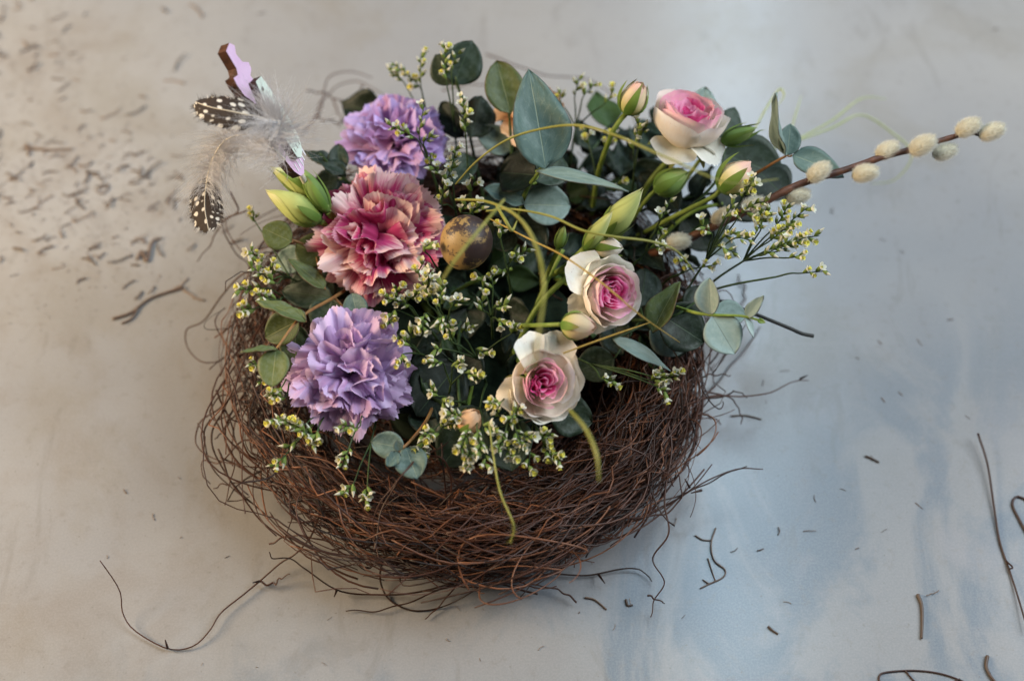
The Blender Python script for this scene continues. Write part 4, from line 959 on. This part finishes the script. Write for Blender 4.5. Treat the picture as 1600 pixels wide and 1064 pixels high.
grass('pale straight strand behind the curled eucalyptus tip', [(1225, 240, .05), (1240, 190, .05), (1252, 150, .045)], .0006, 'strand_pale')

# black cut stem sticking out at the right
p = spline(pxpath([(1060, 450, .06), (1130, 472, .07), (1185, 493, .07), (1232, 512, .065), (1252, 521, .062), (1271, 525, .06)]), 30)
V, F, uv = sweep(p, .0011, 8)
solo('cut_stem', V, F, M['black_stem'], 'blackish cut stem sticking out past the pale eucalyptus tip', 'stem', uv=uv)

# ------------------------------------------------------------------ wooden pick
top = P(350, 86, .205); bot = P(468, 284, .135)
Aax = nrm(bot-top); LL = np.linalg.norm(bot-top); a_img = np.array([np.dot(Aax, CR), np.dot(Aax, CU)]); a_img /= np.linalg.norm(a_img)
rr_ = CR*(-a_img[1])+CU*a_img[0]                           # to the right of the long axis in the picture
Wd = rr_*.36-CC*.93; Wd = nrm(Wd-Aax*np.dot(Wd, Aax)); Nn = nrm(np.cross(Wd, Aax)); 
if np.dot(Nn, CC) < 0: Nn = -Nn
u_ = LL/232.0
pick = thing('wooden_pick', bot, 'pink striped wooden bird pick with burnt brown edges and pale green wing', 'decoration')
def plate(name, parent, outl, n0, n1, mface):
    q = np.array(outl, float); n = len(q)
    lo = np.array([top+Aax*l*u_+Wd*ww*u_+Nn*n0 for l, ww in q]); hi = lo+Nn*(n1-n0); V = np.vstack([lo, hi])
    F = [list(range(n, 2*n)), list(range(n))[::-1]]+[[i, (i+1) % n, n+(i+1) % n, n+i] for i in range(n)]
    return part(name, parent, V, F, [M[mface], M['ply_edge']], midx=[0, 0]+[1]*n, smooth=False)
body = [(a_, b_*.78) for a_, b_ in [(0, 14), (-2, 40), (8, 52), (18, 40), (34, 46), (44, 66), (54, 62), (58, 46), (90, 50), (140, 62), (180, 70), (206, 66), (224, 54), (234, 34), (230, 16), (214, 3), (190, -5), (160, -4), (130, 4), (100, 6), (84, 4), (66, -12), (46, -16), (34, -14), (38, 6), (30, 14)]]
plate('body', pick, body, -.0052, .0, 'ply_pink')
wing = [(62, 18), (66, 40), (100, 46), (150, 50), (185, 46), (200, 34), (204, 20), (196, 10), (150, 6), (120, 8), (90, 10)]
wg = plate('wing', pick, wing, .0, .0045, 'ply_green')
for i in range(5):
    for j in range(3):
        l = 118+i*16; ww = 14+j*11; plate('printed_dash', wg, [(l, ww), (l+8, ww), (l+8, ww+1.3), (l, ww+1.3)], .0045, .0046, 'ink')
plate('eye', wg, [(76, 22), (79, 20), (82, 22), (82, 26), (79, 28), (76, 26)], .0045, .0047, 'ink')
for i in range(5):
    ww = 12+i*11; plate('white_stripe', pick, [(207, ww), (226-abs(i-2)*2.5, ww), (226-abs(i-2)*2.5, ww+3), (207, ww+3)], .0, .0002, 'ply_white')
V, F, uv = sweep(spline([bot-Aax*.02-Nn*.002+Wd*.012, P(500, 330, .09), P(540, 390, .05)], 14), .0016, 8); part('stick', pick, V, F, M['shaft'], uv=uv)

# ------------------------------------------------------------------ feathers
def feather(label, pts, vane_from, vane_w, downs, dl, seed, face):
    g = np.random.default_rng(seed); n = 60; p = spline(pxpath(pts), n); T = np.gradient(p, axis=0); T /= np.linalg.norm(T, axis=1, keepdims=True)
    t = thing('feather', p[0], label, 'feather', 'spotted feathers on the wooden pick')
    V, F, uv = sweep(p, np.linspace(.0007, .0002, n), 6); part('shaft', t, V, F, M['shaft'], uv=uv)
    fc = cd(*face); i0 = int(vane_from*n); m = n-i0; wpx = vane_w*pxs(p[-1])
    jag = smoothnoise(6, 40, 160, .09, g)
    def fn(U, Vv):
        idx = np.clip(i0+Vv*(m-1), 0, n-1); i = idx.astype(int); f = (idx-i)[..., None]; j = np.minimum(i+1, n-1)
        c = p[i]*(1-f)+p[j]*f; tt = T[i]; sd = np.cross(tt, fc); sd /= np.linalg.norm(sd, axis=-1, keepdims=True); nm = np.cross(sd, tt)
        h = wpx/2*np.sin(np.pi*np.clip(Vv*.80+.19, 0, 1))**.6*(1+jag(Vv*3+np.sign(U)*2)*np.abs(U)**3)
        return c+sd*(U*h)[..., None]+tt*(np.abs(U)*h*.5)[..., None]+nm*(-.28*h*U*U)[..., None]
    V, F, uv = grid(13, 60, fn); part('vane', t, V, F, M['vane'], uv=uv)
    s = Soup()
    for k in range(240):                                      # frayed barbs along the edge of the vane
        v = g.random(); sg = g.choice([-1.0, 1.0]); b = fn(np.array([[sg*.9]]), np.array([[v]]))[0, 0]; i = min(int(i0+v*(m-1)), n-1)
        d = nrm(T[i]*.8+np.cross(T[i], fc)*sg*.8+g.normal(0, .18, 3)); e = b+d*g.uniform(.001, .0042); sd = nrm(np.cross(d, CC))*.00010
        s.add(np.array([b-sd, b+sd, e]), [[0, 1, 2]], np.array([[.5, v], [.5, v], [.5, v]]))
    s.part('barbs', t, M['vane'])
    s = Soup()
    for k in range(downs):                                    # soft down on the lower shaft
        f = g.random()**.8*vane_from*1.15; i = min(int(f*n), n-2); d = nrm(np.cross(T[i], fc)*g.choice([-1, 1])+T[i]*g.uniform(.1, 1.0)+g.normal(0, .45, 3)); L = dl*g.uniform(.45, 1.1)
        q = spline([p[i], p[i]+d*L*.5+g.normal(0, .06, 3)*L, p[i]+d*L+T[i]*L*.35+g.normal(0, .12, 3)*L+np.array([0, 0, -L*.1])], 7)
        sd = nrm(np.cross(d, CC))*.00015; vv = np.empty((14, 3)); wd = np.linspace(1, .25, 7)[:, None]; vv[0::2] = q-sd*wd; vv[1::2] = q+sd*wd
        s.add(vv, [[2*a, 2*a+1, 2*a+3, 2*a+2] for a in range(6)])
        for a in range(1, 6):                                 # barbules
            for sg in (-1, 1):
                e = q[a]+nrm(sd)*sg*L*.12+nrm(q[a+1]-q[a])*L*.10; w_ = nrm(q[a+1]-q[a])*.00006; s.add(np.array([q[a]-w_, q[a]+w_, e]), [[0, 1, 2]])
    s.part('down', t, M['down'])
    return t
feather('spotted black and white feather with grey down lying across the wooden pick', [(445, 250, .155), (420, 222, .17), (440, 196, .178), (415, 186, .182), (370, 176, .185), (330, 168, .185), (306, 160, .182)], .45, 52, 900, .021, 51, (.1, .3, 1))
feather('spotted feather hanging down at the far left from the wooden pick', [(438, 238, .155), (395, 212, .16), (355, 218, .158), (332, 250, .152), (322, 290, .146), (320, 325, .14), (326, 360, .135)], .60, 54, 620, .016, 52, (-.2, 0, 1))

# ------------------------------------------------------------------ loose bits on the tabletop
def bit_mesh(n, L, curve, rad, g):
    t_ = np.linspace(-.5, .5, n); a = curve*t_
    p = np.stack([L*t_, L*curve*.35*(t_*t_-.12)+g.normal(0, L*.02, n), np.full(n, rad)+.0006*np.abs(g.normal(0, 1))*(t_+.5)], -1)
    return p
CR_M = []
for k in range(26):
    g = np.random.default_rng(200+k); L = g.uniform(.002, .008)*(1 if k < 18 else 1.8); p = bit_mesh(9, L, g.normal(0, 1.3), g.uniform(.0003, .0006), g)
    V, F, uv = sweep(p, g.uniform(.00018, .00048)*(1+.5*g.random(9)), 5); V[:, 2] = np.maximum(V[:, 2]*(.5 if k % 3 == 0 else 1), 0); CR_M.append(make_mesh('twig_crumb', V, F, M['crumb'], uv, attr=np.full(len(V), g.random())))
def crumb(x, y, label, group, rot=None, sc=None):
    o = bpy.data.objects.new('twig_crumb', CR_M[rng.integers(0, len(CR_M))]); COL.objects.link(o)
    o.location = P(x, y, .0001); o.rotation_euler = (0, 0, rng.uniform(0, 6.28) if rot is None else rot)
    s = rng.uniform(.6, 1.3) if sc is None else sc; o.scale = (s, s, s)
    o['label'] = label; o['category'] = 'crumb'; o['group'] = group
LB = 'small brown twig crumb in the litter strewn left of the nest'
cnt = 0
while cnt < 215:
    x, y = rng.uniform(-30, 430), rng.uniform(-20, 500)
    dns = math.exp(-((y-310-.12*(x-200))/95)**2)*.95*math.exp(-(max(0, x-230)/110)**2)+.8*math.exp(-((y-100)/60)**2-((x-60)/80)**2)+.5*math.exp(-((y-40)/40)**2-((x-20)/30)**2)+.05
    if rng.random() < dns:
        crumb(x, y, LB, 'litter left of the nest', rot=rng.normal(.5, .8)+(math.pi if rng.random() < .5 else 0)); cnt += 1
LR = 'tiny dark crumb on the tabletop right of the nest'
for (x, y) in [(1555, 47), (1322, 228), (1300, 330), (1497, 315), (1380, 375), (1410, 394), (1290, 270), (1375, 535), (1340, 560), (1226, 580), (1192, 598), (1197, 627), (1485, 500), (1437, 535), (1407, 615), (1380, 625), (1512, 652), (1362, 716), (1254, 733), (1317, 765), (1273, 779), (1436, 790), (1147, 860), (1188, 859), (1217, 830), (1265, 830), (1339, 857), (1381, 829), (1457, 927), (1230, 941), (1160, 345)]:
    crumb(x, y, LR, 'crumbs right of the nest', sc=rng.uniform(.3, .75))
LF = 'tiny crumb on the tabletop in front of the nest'
for (x, y) in [(985, 940), (1015, 812), (1040, 812), (1055, 815), (960, 980), (905, 957), (1068, 963), (755, 952), (715, 950), (925, 880), (316, 1037), (402, 1042), (507, 1037), (515, 966), (196, 768), (283, 840), (168, 870), (355, 870), (280, 747), (240, 808), (750, 1030), (845, 1012), (700, 1000)]:
    crumb(x, y, LF, 'crumbs in front of the nest', sc=rng.uniform(.25, .6))
def loose(label, paths, rad, mat='twig', tint=.25, z=None):
    base = P(*paths[0][0][:2], .001)
    t = thing('loose_twig', base, label, 'twig', 'loose twigs on the tabletop')
    for k, l in enumerate(paths):
        p = spline(pxpath([q if len(q) > 2 else (q[0], q[1], rad) for q in l]), 36); V, F, uv = sweep(p, rad*np.linspace(1, .7, 36)*(1 if k == 0 else .8), 6)
        part('shoot' if k == 0 else 'side_shoot', t, V, F, M[mat], uv=uv, attr=np.full(len(V), tint))
loose('long thin dark twig slanting down at the right edge of the picture', [[(1528, 677, .006), (1543, 725, .004), (1553, 790, .002), (1562, 845, .001), (1577, 890, .001), (1590, 930, .002), (1606, 985, .004)], [(1572, 876, .001), (1582, 886, .004), (1576, 889, .002)]], .0007)
loose('hooked twig end entering at the right edge', [[(1608, 840), (1592, 810), (1582, 788), (1588, 776), (1600, 779), (1612, 790)]], .0008)
loose('curled twig lying along the bottom right edge', [[(1374, 1068), (1374, 1056), (1384, 1050), (1425, 1047), (1465, 1051), (1500, 1062), (1530, 1078)], [(1415, 1048), (1432, 1066), (1460, 1080)], [(1478, 1070), (1500, 1060)]], .0006)
loose('forked dark twiglet on the blue paint right of the nest', [[(1118, 825), (1111, 850), (1116, 875), (1133, 890), (1129, 902), (1108, 912), (1094, 919)], [(1086, 836), (1098, 843), (1112, 844)], [(1106, 872), (1112, 890), (1118, 908)], [(1108, 912), (1098, 905)]], .0006, 'crumb', .35)
loose('thick straight grey twig piece at the lower right', [[(1434, 928), (1440, 945), (1441, 970), (1440, 997)]], .0010, 'crumb', .15)
loose('bent grey twig piece near the bottom right corner', [[(1543, 1024), (1541, 1040), (1548, 1056), (1560, 1070)]], .0010, 'crumb', .15)
loose('short dark twig beside the right foot of the nest', [[(1142, 650), (1165, 649), (1190, 655)]], .0006, 'crumb', .2)
loose('short dark twig on the blue paint at the right', [[(1352, 712), (1362, 716), (1374, 722)]], .0007, 'crumb', .1)
loose('short split twig below the forked twiglet', [[(1200, 978), (1208, 985), (1216, 990)]], .0007, 'crumb', .1)
loose('thin arched twig piece in front of the nest', [[(914, 933), (930, 937), (948, 952)]], .0006, 'crumb', .5)
loose('tiny hooked black twig piece in front of the nest', [[(978, 936), (981, 945), (989, 945)]], .0007, 'crumb', 0)
loose('thin dry twig with a fork left of the nest', [[(176, 498), (205, 488), (235, 466), (285, 450)], [(215, 482), (205, 498), (190, 505)], [(250, 460), (285, 448)]], .0010, 'crumb', .5)
loose('long pale twig among the litter at the left', [[(38, 230), (75, 234), (112, 233)], [(42, 224), (46, 244)]], .0010, 'crumb', .6)
loose('dark curved bit below the litter at the left', [[(215, 405), (222, 393), (230, 408), (238, 378), (252, 372)]], .0011, 'crumb', .5)

# fine dust of bark among the litter
g = np.random.default_rng(909); sp = Soup(); k = 0
while k < 1500:
    x, y = g.uniform(-40, 480), g.uniform(-30, 540)
    dns = math.exp(-((y-300-.12*(x-200))/110)**2)*.9*math.exp(-(max(0, x-230)/120)**2)+.6*math.exp(-((y-90)/70)**2-((x-60)/90)**2)+.06
    if g.random() > dns: continue
    c = P(x, y, .00025); a = g.uniform(0, 6.28); l, w_ = g.uniform(.0003, .0013), g.uniform(.00012, .0004); d = np.array([math.cos(a), math.sin(a), 0])*l; e = np.array([-math.sin(a), math.cos(a), 0])*w_
    sp.add(np.array([c-d, c+e*.8, c+d, c-e, c+np.array([0, 0, .0003])]), [[0, 4, 1], [1, 4, 2], [2, 4, 3], [3, 4, 0]], None, 0, g.random()); k += 1
o = sp.part('bark_dust', None, M['crumb']); o['kind'] = 'stuff'; o['label'] = 'fine brown bark dust strewn over the tabletop left of the nest'; o['category'] = 'dust'
